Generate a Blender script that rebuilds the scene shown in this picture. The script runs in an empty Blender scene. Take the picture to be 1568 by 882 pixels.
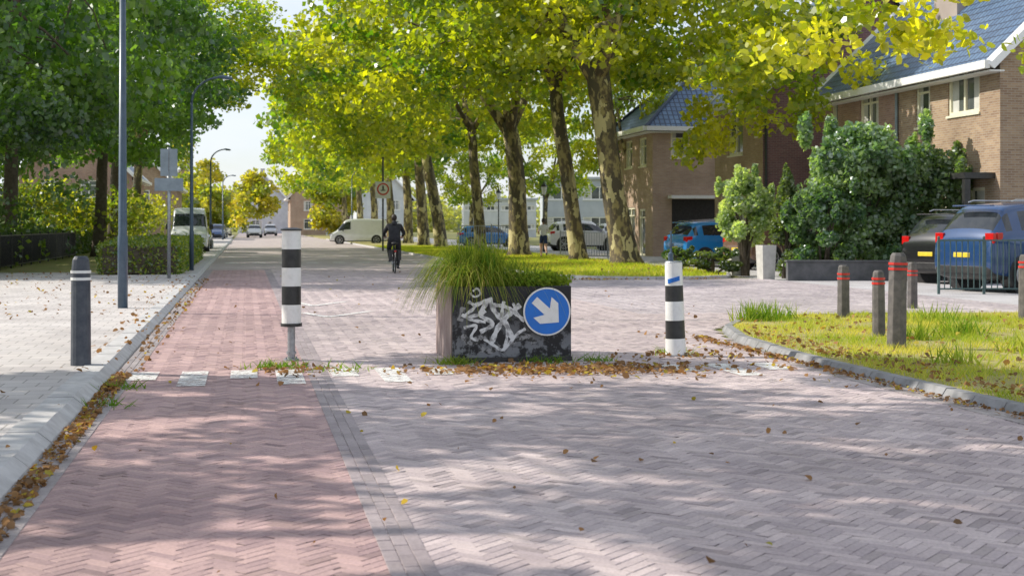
import bpy, math, random
import numpy as np
from mathutils import Vector, Matrix, noise as mnoise
random.seed(7); RNG=np.random.default_rng(7)
TH=math.atan(0.187); CT,ST=math.cos(TH),math.sin(TH)
def W(v,u,z=0.0): return Vector((CT*v-ST*u, ST*v+CT*u, z))
sc=bpy.context.scene
COL=sc.collection

# ---------------------------------------------------------------- materials
def nmat(name):
    m=bpy.data.materials.new(name); m.use_nodes=True
    nt=m.node_tree; b=nt.nodes['Principled BSDF']
    return m,nt,b
def N(nt,t,**k):
    n=nt.nodes.new(t)
    for a,v in k.items(): setattr(n,a,v)
    return n
def mixc(nt,fac,a,b,mode='MIX'):
    n=N(nt,'ShaderNodeMix',data_type='RGBA',blend_type=mode)
    for sock,val in ((0,fac),(6,a),(7,b)):
        if isinstance(val,(int,float)): n.inputs[sock].default_value=val
        elif isinstance(val,(tuple,list)): n.inputs[sock].default_value=(*val[:3],1)
        else: nt.links.new(val,n.inputs[sock])
    return n.outputs[2]
def ramp(nt,src,a,b,c=0,d=1):
    n=N(nt,'ShaderNodeMapRange'); n.inputs[1].default_value=a; n.inputs[2].default_value=b; n.inputs[3].default_value=c; n.inputs[4].default_value=d
    nt.links.new(src,n.inputs[0]); return n.outputs[0]
def noise(nt,co,scale,detail=3,rough=.6):
    n=N(nt,'ShaderNodeTexNoise'); n.inputs['Scale'].default_value=scale; n.inputs['Detail'].default_value=detail; n.inputs['Roughness'].default_value=rough
    nt.links.new(co,n.inputs['Vector']); return n.outputs[0]
def bump(nt,b,h,strength=.3,dist=.02):
    n=N(nt,'ShaderNodeBump'); n.inputs['Strength'].default_value=strength; n.inputs['Distance'].default_value=dist
    nt.links.new(h,n.inputs['Height']); nt.links.new(n.outputs[0],b.inputs['Normal'])
def simple(name,c1,rough=.6,c2=None,scale=5,metal=0,spec=None,bmp=0,lo=.35,hi=.65,coat=0):
    m,nt,b=nmat(name)
    b.inputs['Roughness'].default_value=rough; b.inputs['Metallic'].default_value=metal
    if spec is not None: b.inputs['Specular IOR Level'].default_value=spec
    if coat: b.inputs['Coat Weight'].default_value=coat; b.inputs['Coat Roughness'].default_value=.05
    if c2 is None: c2=tuple(x*.8 for x in c1)
    tc=N(nt,'ShaderNodeTexCoord'); nz=noise(nt,tc.outputs['Object'],scale)
    nt.links.new(mixc(nt,ramp(nt,nz,lo,hi),c1,c2),b.inputs['Base Color'])
    if bmp: bump(nt,b,nz,bmp)
    return m
def leafmat(name,trans,tmul,gl=.06):
    m=bpy.data.materials.new(name); m.use_nodes=True; nt=m.node_tree; nt.nodes.remove(nt.nodes['Principled BSDF'])
    a=N(nt,'ShaderNodeAttribute',attribute_name='Col'); c=a.outputs['Color']
    d=N(nt,'ShaderNodeBsdfDiffuse'); nt.links.new(c,d.inputs['Color'])
    t=N(nt,'ShaderNodeBsdfTranslucent'); nt.links.new(mixc(nt,1.0,c,tmul,'MULTIPLY'),t.inputs['Color'])
    mx=N(nt,'ShaderNodeMixShader'); mx.inputs[0].default_value=trans; nt.links.new(d.outputs[0],mx.inputs[1]); nt.links.new(t.outputs[0],mx.inputs[2])
    out=mx.outputs[0]
    if gl:
        g=N(nt,'ShaderNodeBsdfGlossy'); g.inputs['Roughness'].default_value=.38; g.inputs['Color'].default_value=(.9,.95,1,1)
        m2=N(nt,'ShaderNodeMixShader'); m2.inputs[0].default_value=gl; nt.links.new(out,m2.inputs[1]); nt.links.new(g.outputs[0],m2.inputs[2]); out=m2.outputs[0]
    nt.links.new(out,nt.nodes['Material Output'].inputs['Surface']); return m
def attrmat(name,rough=.8,spec=.3,noisevar=0):
    m,nt,b=nmat(name); b.inputs['Roughness'].default_value=rough; b.inputs['Specular IOR Level'].default_value=spec
    a=N(nt,'ShaderNodeAttribute',attribute_name='Col'); c=a.outputs['Color']
    tc=N(nt,'ShaderNodeTexCoord'); nz=noise(nt,tc.outputs['Object'],noisevar,4)
    c2=mixc(nt,1.0,c,(.74,.72,.74),'MULTIPLY'); c=mixc(nt,ramp(nt,nz,.35,.7),c,c2)
    nz2=noise(nt,tc.outputs['Object'],60,2); c3=mixc(nt,1.0,c,(.82,.82,.82),'MULTIPLY'); c=mixc(nt,ramp(nt,nz2,.4,.65),c,c3)
    nt.links.new(c,b.inputs['Base Color'])
    return m
def brickmat(name,c1,c2,mortar,bw,rh,ms=.008,uv=True,rough=.85,offset=.5,big=.25,bstr=.4,spec=.25):
    m,nt,b=nmat(name); b.inputs['Roughness'].default_value=rough; b.inputs['Specular IOR Level'].default_value=spec
    tc=N(nt,'ShaderNodeTexCoord'); co=tc.outputs['UV' if uv else 'Object']
    t=N(nt,'ShaderNodeTexBrick'); t.offset=offset
    for k,v in (('Scale',1),('Brick Width',bw),('Row Height',rh),('Mortar Size',ms),('Mortar Smooth',.2)): t.inputs[k].default_value=v
    t.inputs['Color1'].default_value=(*c1,1); t.inputs['Color2'].default_value=(*c2,1); t.inputs['Mortar'].default_value=(*mortar,1)
    nt.links.new(co,t.inputs['Vector'])
    nz=noise(nt,tc.outputs['Object'],.7,4); c=mixc(nt,1.0,t.outputs['Color'],(1-big,1-big*1.05,1-big*1.05),'MULTIPLY')
    c=mixc(nt,ramp(nt,nz,.35,.7),t.outputs['Color'],c)
    nt.links.new(c,b.inputs['Base Color'])
    if bstr: bump(nt,b,t.outputs['Fac'],-bstr,.01)
    return m
M={}
M['leaf']=leafmat('plane_leaf',.58,(2.9,2.85,.6))
M['leafd']=leafmat('dark_leaf',.45,(2.4,2.7,.7),.08)
M['grass']=leafmat('grass_blade',.4,(1.9,1.8,.7),.0)
M['litter']=leafmat('fallen_leaf',.25,(1.5,1.2,.6),.0)
M['brick']=attrmat('paving_brick',.7,.4,noisevar=.9)
M['sand']=simple('joint_sand',(.32,.285,.26),.95,(.23,.20,.18),20)
M['roadfar']=brickmat('road_brick_far',(.58,.51,.50),(.50,.43,.43),(.34,.30,.29),.21,.07,.006,uv=False,bstr=0)
M['apron']=brickmat('apron_brick',(.60,.585,.60),(.52,.51,.54),(.38,.37,.37),.21,.07,.006,uv=False,bstr=0)
M['walk']=brickmat('sidewalk_tile',(.66,.62,.60),(.57,.54,.53),(.37,.35,.33),.3,.3,.008,uv=False,big=.25)
M['kerb']=simple('kerb_concrete',(.58,.57,.57),.85,(.44,.43,.43),6)
M['kerbd']=simple('kerb_dark',(.30,.30,.31),.85,(.20,.20,.20),6)
M['earth']=simple('ground_grass',(.17,.21,.045),.95,(.26,.22,.09),1.5)
M['verge']=simple('verge_soil',(.27,.27,.06),.95,(.40,.33,.16),2.2)
M['white']=simple('white_paint',(.82,.82,.81),.45,(.70,.70,.68),14,lo=.5,hi=.8)
M['cream']=simple('cream_paint',(.82,.79,.62),.5,(.75,.71,.55),6)
M['black']=simple('black_paint',(.02,.02,.022),.4,(.04,.04,.04),12)
M['rubber']=simple('tyre_rubber',(.02,.02,.02),.8)
M['galv']=simple('galvanised_steel',(.42,.44,.46),.45,(.3,.32,.34),20,metal=.7)
M['bluegrey']=simple('lamp_bluegrey',(.055,.09,.135),.35,(.075,.115,.165),9)
M['boll']=simple('bollard_darkblue',(.04,.05,.07),.5,(.08,.09,.11),9,bmp=.1)
M['wood']=simple('bollard_wood',(.085,.08,.08),.75,(.16,.145,.14),9,bmp=.3)
M['red']=simple('red_band',(.7,.03,.02),.4,(.55,.03,.02))
M['signblue']=simple('sign_blue',(.01,.18,.68),.35,(.012,.16,.60))
M['signback']=simple('sign_back_grey',(.28,.34,.39),.5,(.22,.27,.31),metal=.3)
M['glass']=simple('window_glass',(.05,.06,.065),.06,(.16,.18,.18),.6,spec=.9)
M['carglass']=simple('car_glass',(.015,.02,.025),.04,(.03,.035,.04),spec=.9)
M['curtain']=simple('net_curtain',(.6,.6,.57),.8,(.5,.5,.47),3)
M['rim']=simple('alloy_rim',(.55,.56,.58),.3,metal=.8)
M['tail']=simple('tail_light',(.6,.01,.01),.15,coat=.5)
M['head']=simple('head_light',(.75,.78,.8),.1,coat=.8)
M['plate']=simple('licence_plate',(.8,.6,.04),.4)
M['skin']=simple('skin',(.60,.38,.28),.55,(.55,.33,.24),8)
M['hairm']=simple('hair_dark',(.03,.02,.015),.6)
M['cloth']=simple('black_coat',(.012,.012,.015),.8,(.03,.03,.035),10)
M['navy']=simple('navy_shorts',(.02,.04,.12),.8)
M['wshirt']=simple('white_shirt',(.8,.8,.8),.8)
M['shoe']=simple('shoe_dark',(.05,.05,.055),.7)
M['roof']=brickmat('roof_tile',(.12,.20,.32),(.085,.15,.26),(.03,.05,.09),.26,.33,.035,offset=0,rough=.42,bstr=1,spec=.45)
M['roofred']=brickmat('red_roof_tile',(.45,.15,.09),(.36,.12,.07),(.15,.06,.05),.26,.33,.03,offset=0,rough=.7,bstr=1)
M['brA']=brickmat('brick_brown',(.45,.32,.205),(.31,.205,.135),(.42,.37,.31),.22,.066,.009)
M['brA2']=brickmat('brick_pink',(.49,.31,.25),(.37,.225,.19),(.43,.37,.34),.22,.066,.009)
M['brB']=brickmat('brick_purple',(.34,.18,.185),(.25,.135,.15),(.36,.29,.29),.22,.066,.009)
M['brC']=brickmat('brick_beige',(.52,.37,.265),(.43,.29,.21),(.45,.39,.34),.22,.066,.009)
M['stucco']=simple('pale_render',(.66,.69,.73),.8,(.56,.59,.63),1)
M['greyrender']=simple('grey_render',(.50,.54,.60),.8,(.43,.47,.53),1)
M['terr']=simple('planter_pot',(.58,.57,.54),.7)
def paintm(name,c): return simple(name,c,.25,tuple(x*.92 for x in c),3,coat=1,metal=.1)
def bark():
    m,nt,b=nmat('plane_bark'); b.inputs['Roughness'].default_value=.85
    tc=N(nt,'ShaderNodeTexCoord'); mp=N(nt,'ShaderNodeMapping'); mp.inputs['Scale'].default_value=(1,1,.5); nt.links.new(tc.outputs['Object'],mp.inputs[0])
    v=N(nt,'ShaderNodeTexVoronoi'); v.inputs['Scale'].default_value=6.5
    nz=N(nt,'ShaderNodeTexNoise'); nz.inputs['Scale'].default_value=4; nz.inputs['Detail'].default_value=4; nt.links.new(mp.outputs[0],nz.inputs['Vector'])
    ad=mixc(nt,.4,mp.outputs[0],nz.outputs['Color']); nt.links.new(ad,v.inputs['Vector'])
    n2=noise(nt,mp.outputs[0],5,5,.65)
    c=mixc(nt,ramp(nt,n2,.46,.54),(.12,.092,.055),(.31,.255,.11))
    sp=N(nt,'ShaderNodeSeparateColor'); nt.links.new(v.outputs['Color'],sp.inputs[0])
    c=mixc(nt,ramp(nt,sp.outputs[0],.74,.80),c,(.54,.47,.24))
    c=mixc(nt,ramp(nt,sp.outputs[1],.64,.70),c,(.09,.075,.048))
    nt.links.new(c,b.inputs['Base Color']); bump(nt,b,n2,.6,.05); return m
M['bark']=bark()
M['barkd']=simple('dark_bark',(.08,.062,.045),.9,(.13,.105,.08),9)
def planterm():
    m,nt,b=nmat('planter_black_graffiti'); b.inputs['Roughness'].default_value=.5
    tc=N(nt,'ShaderNodeTexCoord'); co=tc.outputs['Object']
    sx=N(nt,'ShaderNodeSeparateXYZ'); nt.links.new(co,sx.inputs[0])
    n1=noise(nt,co,5,7,.72); n2=noise(nt,co,30,4)
    zz=ramp(nt,sx.outputs[2],.66,.14)
    mu=N(nt,'ShaderNodeMath',operation='MULTIPLY'); nt.links.new(ramp(nt,n1,.47,.53),mu.inputs[0]); nt.links.new(zz,mu.inputs[1])
    mu2=N(nt,'ShaderNodeMath',operation='MULTIPLY'); nt.links.new(mu.outputs[0],mu2.inputs[0]); mu2.inputs[1].default_value=.9
    c=mixc(nt,mu2.outputs[0],(.008,.008,.011),(.21,.22,.24))
    c=mixc(nt,ramp(nt,n2,.6,.75),c,(.025,.025,.025))
    nt.links.new(c,b.inputs['Base Color']); return m
M['planter']=planterm()
M['planterside']=simple('planter_side',(.38,.30,.28),.7,(.26,.19,.18),4)
def wornpaint():
    m,nt,b=nmat('worn_road_paint'); b.inputs['Roughness'].default_value=.7; b.inputs['Base Color'].default_value=(.82,.82,.80,1)
    tc=N(nt,'ShaderNodeTexCoord'); nz=noise(nt,tc.outputs['Object'],14,6,.8)
    nt.links.new(ramp(nt,nz,.36,.54,.0,.9),b.inputs['Alpha']); return m
M['mark']=wornpaint()

# ---------------------------------------------------------------- mesh helpers
class MB:
    def __init__(s): s.v=[];s.f=[];s.m=[];s.uv={}
    def add(s,vs,fs,mi=0):
        o=len(s.v); s.v+= [tuple(x) for x in vs]
        for f in fs: s.f.append(tuple(i+o for i in f)); s.m.append(mi)
    def quad(s,a,b,c,d,mi=0,uv=None):
        s.add([a,b,c,d],[(0,1,2,3)],mi)
        if uv: s.uv[len(s.f)-1]=uv
    def box(s,cx,cy,cz,sx,sy,sz,mi=0,mat=None):
        hx,hy,hz=sx/2,sy/2,sz/2
        vs=[Vector((x,y,z)) for z in(-hz,hz) for y in(-hy,hy) for x in(-hx,hx)]
        if mat is not None: vs=[mat@p for p in vs]
        vs=[(p[0]+cx,p[1]+cy,p[2]+cz) for p in vs]
        s.add(vs,[(0,2,3,1),(4,5,7,6),(0,1,5,4),(2,6,7,3),(0,4,6,2),(1,3,7,5)],mi)
    def tube(s,path,rad,n=8,mi=0,sq=1.0,cap=True):
        P=[Vector(p) for p in path]
        if isinstance(rad,(int,float)): rad=[rad]*len(P)
        t0=(P[1]-P[0]).normalized(); a=t0.orthogonal().normalized() if abs(t0.z)<.99 else Vector((1,0,0))
        rings=[]
        for i,p in enumerate(P):
            t=((P[min(i+1,len(P)-1)]-P[max(i-1,0)])).normalized()
            a=(a-t*a.dot(t)).normalized(); b=t.cross(a)
            rings.append([p+(a*math.cos(k*2*math.pi/n)+b*math.sin(k*2*math.pi/n)*sq)*rad[i] for k in range(n)])
        vs=[q for r in rings for q in r]; fs=[]
        for i in range(len(P)-1):
            for k in range(n): fs.append((i*n+k,i*n+(k+1)%n,(i+1)*n+(k+1)%n,(i+1)*n+k))
        if cap: fs.append(tuple(range(n-1,-1,-1))); fs.append(tuple((len(P)-1)*n+k for k in range(n)))
        s.add(vs,fs,mi)
    def sphere(s,c,r,mi=0,nu=12,nv=8):
        if isinstance(r,(int,float)): r=(r,r,r)
        vs=[];fs=[]
        for j in range(nv+1):
            ph=math.pi*j/nv
            for i in range(nu):
                t=2*math.pi*i/nu; vs.append((c[0]+r[0]*math.sin(ph)*math.cos(t),c[1]+r[1]*math.sin(ph)*math.sin(t),c[2]+r[2]*math.cos(ph)))
        for j in range(nv):
            for i in range(nu): fs.append((j*nu+i,(j+1)*nu+i,(j+1)*nu+(i+1)%nu,j*nu+(i+1)%nu))
        s.add(vs,fs,mi)
    def torus(s,c,R,r,axis,mi=0,n=28,k=8):
        ax=Vector(axis).normalized(); a=ax.orthogonal().normalized(); b=ax.cross(a); c=Vector(c); vs=[];fs=[]
        for i in range(n):
            d=a*math.cos(2*math.pi*i/n)+b*math.sin(2*math.pi*i/n)
            for j in range(k):
                q=2*math.pi*j/k; vs.append(c+d*(R+r*math.cos(q))+ax*r*math.sin(q))
        for i in range(n):
            for j in range(k): fs.append((i*k+j,((i+1)%n)*k+j,((i+1)%n)*k+(j+1)%k,i*k+(j+1)%k))
        s.add(vs,fs,mi)
    def obj(s,name,mats,parent=None,smooth=False,bevel=0,loc=None,rot=0):
        me=bpy.data.meshes.new(name); me.from_pydata(s.v,[],s.f)
        for m in mats: me.materials.append(m)
        me.polygons.foreach_set('material_index',s.m)
        if smooth: me.polygons.foreach_set('use_smooth',[True]*len(s.f))
        if s.uv:
            l=me.uv_layers.new(name='UVMap')
            for fi,uv in s.uv.items():
                p=me.polygons[fi]
                for k,li in enumerate(p.loop_indices): l.data[li].uv=uv[k]
        me.update(); o=bpy.data.objects.new(name,me); COL.objects.link(o)
        if parent: o.parent=parent
        if loc is not None: o.location=loc
        o.rotation_euler[2]=rot
        if bevel:
            b=o.modifiers.new('bevel','BEVEL'); b.width=bevel; b.segments=2; b.limit_method='ANGLE'
        return o
def empty(name,loc=(0,0,0),rot=0):
    e=bpy.data.objects.new(name,None); e.location=loc; e.rotation_euler[2]=rot; e.empty_display_size=.3; COL.objects.link(e); return e
def soup_mesh(name,V,mat,C=None,smooth=False):
    n,k,_=V.shape; me=bpy.data.meshes.new(name)
    me.vertices.add(n*k); me.vertices.foreach_set('co',V.reshape(-1).astype(np.float32))
    me.loops.add(n*k); me.loops.foreach_set('vertex_index',np.arange(n*k,dtype=np.int32))
    me.polygons.add(n); me.polygons.foreach_set('loop_start',np.arange(0,n*k,k,dtype=np.int32))
    try: me.polygons.foreach_set('loop_total',np.full(n,k,dtype=np.int32))
    except Exception: pass
    me.materials.append(mat)
    if C is not None:
        a=me.color_attributes.new('Col','FLOAT_COLOR','POINT')
        cc=np.ones((n,k,4),np.float32); cc[:,:,:3]=C[:,None,:]; a.data.foreach_set('color',cc.reshape(-1))
    me.update(calc_edges=True); return me
def mkobj(name,me,parent=None,loc=(0,0,0),rot=0,scale=(1,1,1)):
    o=bpy.data.objects.new(name,me); COL.objects.link(o); o.location=loc; o.rotation_euler[2]=rot; o.scale=scale
    if parent: o.parent=parent
    return o
LEAF=np.array([(0,-.5,0),(.42,-.2,.07),(.36,.22,.06),(0,.55,0),(-.36,.22,.06),(-.42,-.2,.07)])
LEAF4=np.array([(0,-.55,0),(.44,.02,.08),(0,.58,0),(-.44,.02,.08)])
def leaves(P,size,up=.6,rng=RNG,shape=LEAF):
    n=len(P); nn=rng.normal(size=(n,3)); nn[:,2]+=up; nn/=np.linalg.norm(nn,axis=1)[:,None]
    r=rng.normal(size=(n,3)); a=np.cross(nn,r); a/=np.linalg.norm(a,axis=1)[:,None]; b=np.cross(nn,a)
    sh=shape[None,:,:]*size[:,None,None]
    return P[:,None,:]+sh[:,:,0:1]*a[:,None,:]+sh[:,:,1:2]*b[:,None,:]+sh[:,:,2:3]*nn[:,None,:]
def lerpc(a,b,t): a=np.array(a);b=np.array(b); return a[None,:]*(1-t[:,None])+b[None,:]*t[:,None]
def cloud(name,cent,sig,per,size,ca,cb,mat,seed=0,up=.5,shape=LEAF4):
    rng=np.random.default_rng(seed); cent=np.array(cent,float); sig=np.array(sig,float)
    n=len(cent); idx=np.repeat(np.arange(n),per)
    g=rng.normal(size=(len(idx),3)); g/=np.linalg.norm(g,axis=1)[:,None]; g*=(rng.random(len(idx))**.45)[:,None]*1.7
    P=cent[idx]+g*sig[idx]
    sz=rng.uniform(size[0],size[1],len(idx))*1.08
    ct=rng.random(n); t=np.clip(ct[idx]*.7+rng.random(len(idx))*.5-.1,0,1)
    C=lerpc(ca,cb,t)*rng.uniform(.7,1.25,(len(idx),1))
    return soup_mesh(name,leaves(P,sz,up,rng,shape),mat,C)

# ---------------------------------------------------------------- ground, roads
def sheet(name,pts,z,mat,rot=TH):
    b=MB(); b.add([(p[0],p[1],z) for p in pts],[tuple(range(len(pts)))]); return b.obj(name,[mat],rot=rot)
def raised(name,pts,z,mat,base=-.02):
    b=MB(); n=len(pts); b.add([(p[0],p[1],z) for p in pts]+[(p[0],p[1],base) for p in pts],[tuple(range(n))]+[(i,i+n,(i+1)%n+n,(i+1)%n) for i in range(n)])
    return b.obj(name,[mat],rot=TH)
sheet('ground',[(-3000,-3000),(3000,-3000),(3000,3000),(-3000,3000)],-.004,M['earth'],0)
KL=-1.28
sheet('side_street',[(6.2,21),(90,21),(90,38.5),(6.2,38.5)],.0,M['apron'])
sheet('service_road',[(14.2,38.5),(21,38.5),(21,220),(14.2,220)],.0,M['apron'])
sheet('road',[(KL-.02,48),(8.25,48),(8.25,400),(KL-.02,400)],.008,M['roadfar'])
sheet('road_bedding',[(KL-.02,-12),(6.2,-12),(6.2,21),(14.2,21),(14.2,38),(8.25,38),(8.25,48),(KL-.02,48)],.010,M['sand'])
VERGE=[(6.06,-12),(6.06,12),(6.1,15),(6.3,17.3),(6.75,19.2),(7.5,20.6),(8.6,21.3),(10.2,21.5),(40,21.5),(40,-12)]
raised('grass_verge',VERGE,.075,M['verge'])
TV=[(8.35,200),(8.35,42),(8.6,39.6),(9.4,38.2),(10.6,37.6),(12.2,37.6),(13.3,38.3),(13.9,40),(14.1,44),(14.1,200)]
raised('tree_verge',TV,.085,M['verge'])
raised('sidewalk',[(-7.4,-12),(KL-.3,-12),(KL-.3,200),(-4.2,200),(-4.2,44),(-7.4,44)],.10,M['walk'])
raised('garden_lawn',[(-40,-12),(-7.42,-12),(-7.42,44.02),(-4.22,44.02),(-4.22,200),(-40,200)],.09,M['earth'])
def kerb(name,path,w,h,mat,seg=1.0,slope=.05):
    b=MB(); P=[Vector((p[0],p[1],0)) for p in path]
    L=[0]
    for i in range(1,len(P)): L.append(L[-1]+(P[i]-P[i-1]).length)
    def at(d):
        for i in range(1,len(P)):
            if d<=L[i]+1e-6:
                t=(d-L[i-1])/(L[i]-L[i-1]); return P[i-1].lerp(P[i],t),(P[i]-P[i-1]).normalized()
        return P[-1],(P[-1]-P[-2]).normalized()
    d=0
    while d<L[-1]-.05:
        e=min(d+seg-.012,L[-1]); p,t=at(d+.001); q,t2=at(e)
        n1=Vector((t.y,-t.x,0)); n2=Vector((t2.y,-t2.x,0)); dz=random.uniform(-.004,.004)
        sec=[(-w/2,-.02),(-w/2,h),(w/2-slope,h),(w/2-.012,h*.35),(w/2,-.02)]
        vs=[p+n1*a+Vector((0,0,zz+dz)) for a,zz in sec]+[q+n2*a+Vector((0,0,zz+dz)) for a,zz in sec]
        k=len(sec); b.add(vs,[(i,i+1,i+1+k,i+k) for i in range(k-1)]+[tuple(range(k-1,-1,-1)),tuple(range(k,2*k))])
        d+=seg
    return b.obj(name,[mat],rot=TH)
kerb('kerb',[(KL-.15,-10),(KL-.15,150)],.3,.11,M['kerb'],slope=.10)
vk=[(10.2,21.56),(8.6,21.38),(7.44,20.68),(6.68,19.24),(6.22,17.35),(6.02,15),(5.98,12),(5.98,-10)]
kerb('kerb',vk,.15,.09,M['kerbd'],seg=.5)
kerb('kerb',[(14.15,90),(14.15,44),(13.96,40),(13.35,38.24),(12.2,37.54),(10.6,37.54),(9.35,38.15),(8.53,39.55),(8.28,42),(8.28,150)],.14,.10,M['kerb'],seg=.8)
kerb('kerb',[(60,38.6),(21,38.6)],.14,.1,M['kerb'])
def inpoly(x,y,poly):
    ins=np.zeros(x.shape,bool); n=len(poly)
    for i in range(n):
        x1,y1=poly[i];x2,y2=poly[(i+1)%n]
        c=((y1>y)!=(y2>y))&(x<(x2-x1)*(y-y1)/((y2-y1)+1e-12)+x1); ins^=c
    return ins
def brick_geo(cx,cy,ang,lx,ly,rng,z0=.004,h=.016):
    n=len(cx); ca,sa=np.cos(ang),np.sin(ang)
    hz=z0+h+rng.normal(0,.0006,n); tx=rng.normal(0,.005,n); ty=rng.normal(0,.005,n)
    def ring(hx,hy,zz,tilt):
        out=[]
        for sx,sy in((-1,-1),(1,-1),(1,1),(-1,1)):
            px,py=sx*hx,sy*hy
            X=cx+ca*px-sa*py; Y=cy+sa*px+ca*py; Z=zz+(tilt*(tx*px+ty*py)*2)
            out.append(np.stack([X,Y,Z],1))
        return out
    t=ring(lx/2-.003,ly/2-.003,hz,1); b=ring(lx/2-.0005,ly/2-.0005,hz-.003,1)
    Q=[np.stack(t,1)]
    for i in range(4): j=(i+1)%4; Q.append(np.stack([b[i],b[j],t[j],t[i]],1))
    return Q
def bricks():
    rng=np.random.default_rng(3); U=.064
    I,J=np.meshgrid(np.arange(-60,1000),np.arange(-460,690),indexing='ij'); I=I.ravel();J=J.ravel(); k=(I-J)%6
    Qs=[];Cs=[]
    a45=math.radians(45); c,s=math.cos(a45),math.sin(a45)
    for typ in (0,5):
        sel=k==typ; x=I[sel]*U;y=J[sel]*U
        if typ==0: x=x+1.5*U;y=y+U/2;ang=0
        else: x=x+U/2;y=y+1.5*U;ang=math.pi/2
        v=c*x-s*y; u=s*x+c*y
        keep=(u>3.4)&(u<48)&(v>KL+.12)&(v<14.15)
        v,u=v[keep],u[keep]
        keep=(((v<5.95)|((u>17)&(v<8.12))|(u>21.6))&~((v>8.14)&(u>37.3)))&~inpoly(v,u,[(5.95,-12),(5.95,12),(5.98,15),(6.1,17.4),(6.55,19.35),(7.35,20.8),(8.5,21.5),(10.2,21.7),(40,21.7),(40,-12)])
        v,u=v[keep],u[keep]
        Q=brick_geo(v,u,np.full(len(v),a45+ang),3*U-.003,U-.003,rng)
        t=rng.random(len(v)); C=lerpc((.68,.575,.56),(.47,.395,.405),t)
        red=v<.7
        C[red]=lerpc((.63,.435,.41),(.43,.295,.30),t[red])
        dk=rng.random(len(v))<.07; C[dk]*=.75
        lt=rng.random(len(v))<.05; C[lt]*=1.12
        wv=np.array([mnoise.noise(Vector((a*.45,b*.16,3)))+.5*mnoise.noise(Vector((a*1.6,b*.9,8))) for a,b in zip(v,u)]); C*= (1+.24*wv)[:,None]
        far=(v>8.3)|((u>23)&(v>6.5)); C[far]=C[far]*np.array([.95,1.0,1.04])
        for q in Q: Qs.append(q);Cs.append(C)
    def course(v0,v1,rows,u0,u1,col):
        w=(v1-v0)/rows
        for r in range(rows):
            L=.21; uu=np.arange(u0+(r%2)*.1,u1,L); vv=np.full(len(uu),v0+w*(r+.5))
            Q=brick_geo(vv,uu,np.full(len(uu),math.pi/2),L-.002,w-.002,rng,z0=.0085)
            C=lerpc(col,tuple(x*.75 for x in col),rng.random(len(uu)))
            for q in Q: Qs.append(q);Cs.append(C)
    course(.60,.81,3,3.2,48,(.48,.41,.42)); course(KL+.01,KL+.21,3,3.2,48,(.48,.43,.43)); course(5.68,5.9,3,3.2,14.5,(.48,.43,.42))
    V=np.concatenate(Qs);C=np.concatenate(Cs)
    mkobj('road_paving',soup_mesh('road_paving',V,M['brick'],C),rot=TH)
bricks()
def marks(name,rects,z):
    b=MB()
    for (v0,v1,u0,u1) in rects: b.add([(v0,u0,z),(v1,u0,z),(v1,u1,z),(v0,u1,z)],[(0,1,2,3)])
    return b.obj(name,[M['mark']],rot=TH)
rs=[]
for i,v in enumerate([-.98,-.50,-.02,.42,.96,1.42,1.9]):
    L=1.35 if i%2 else .75; rs.append((v-.13,v+.13,14.7-L,14.7))
for i,v in enumerate([4.4,4.9,5.4]): rs.append((v-.13,v+.13,14.5-.7-.5*(i%2),14.5))
marks('speed_table_markings',rs,.0285)
rs=[(v,v+.5,56.5,57.6) for v in np.arange(-.8,7.9,1.05)]; marks('speed_table_markings',rs,.014)
rs=[(v,v+.4,68.5,69.3) for v in np.arange(-.8,7.9,1.05)]; marks('speed_table_markings',rs,.014)
b=MB()
def ribbon2(b,pts,w,z):
    for p,q in zip(pts[:-1],pts[1:]):
        p=Vector(p);q=Vector(q);t=(q-p).normalized();n=Vector((-t.y,t.x))*w/2
        b.add([(p.x-n.x,p.y-n.y,z),(p.x+n.x,p.y+n.y,z),(q.x+n.x,q.y+n.y,z),(q.x-n.x,q.y-n.y,z)],[(0,3,2,1)]); z+=.002
ribbon2(b,[(.9,27.8),(1.2,26.2),(1.9,27.6)],.14,.0285); ribbon2(b,[(.95,24.2),(1.3,23.0),(2.1,24.4)],.14,.0285)
b.obj('bicycle_lane_marking',[M['mark']],rot=TH)

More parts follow.
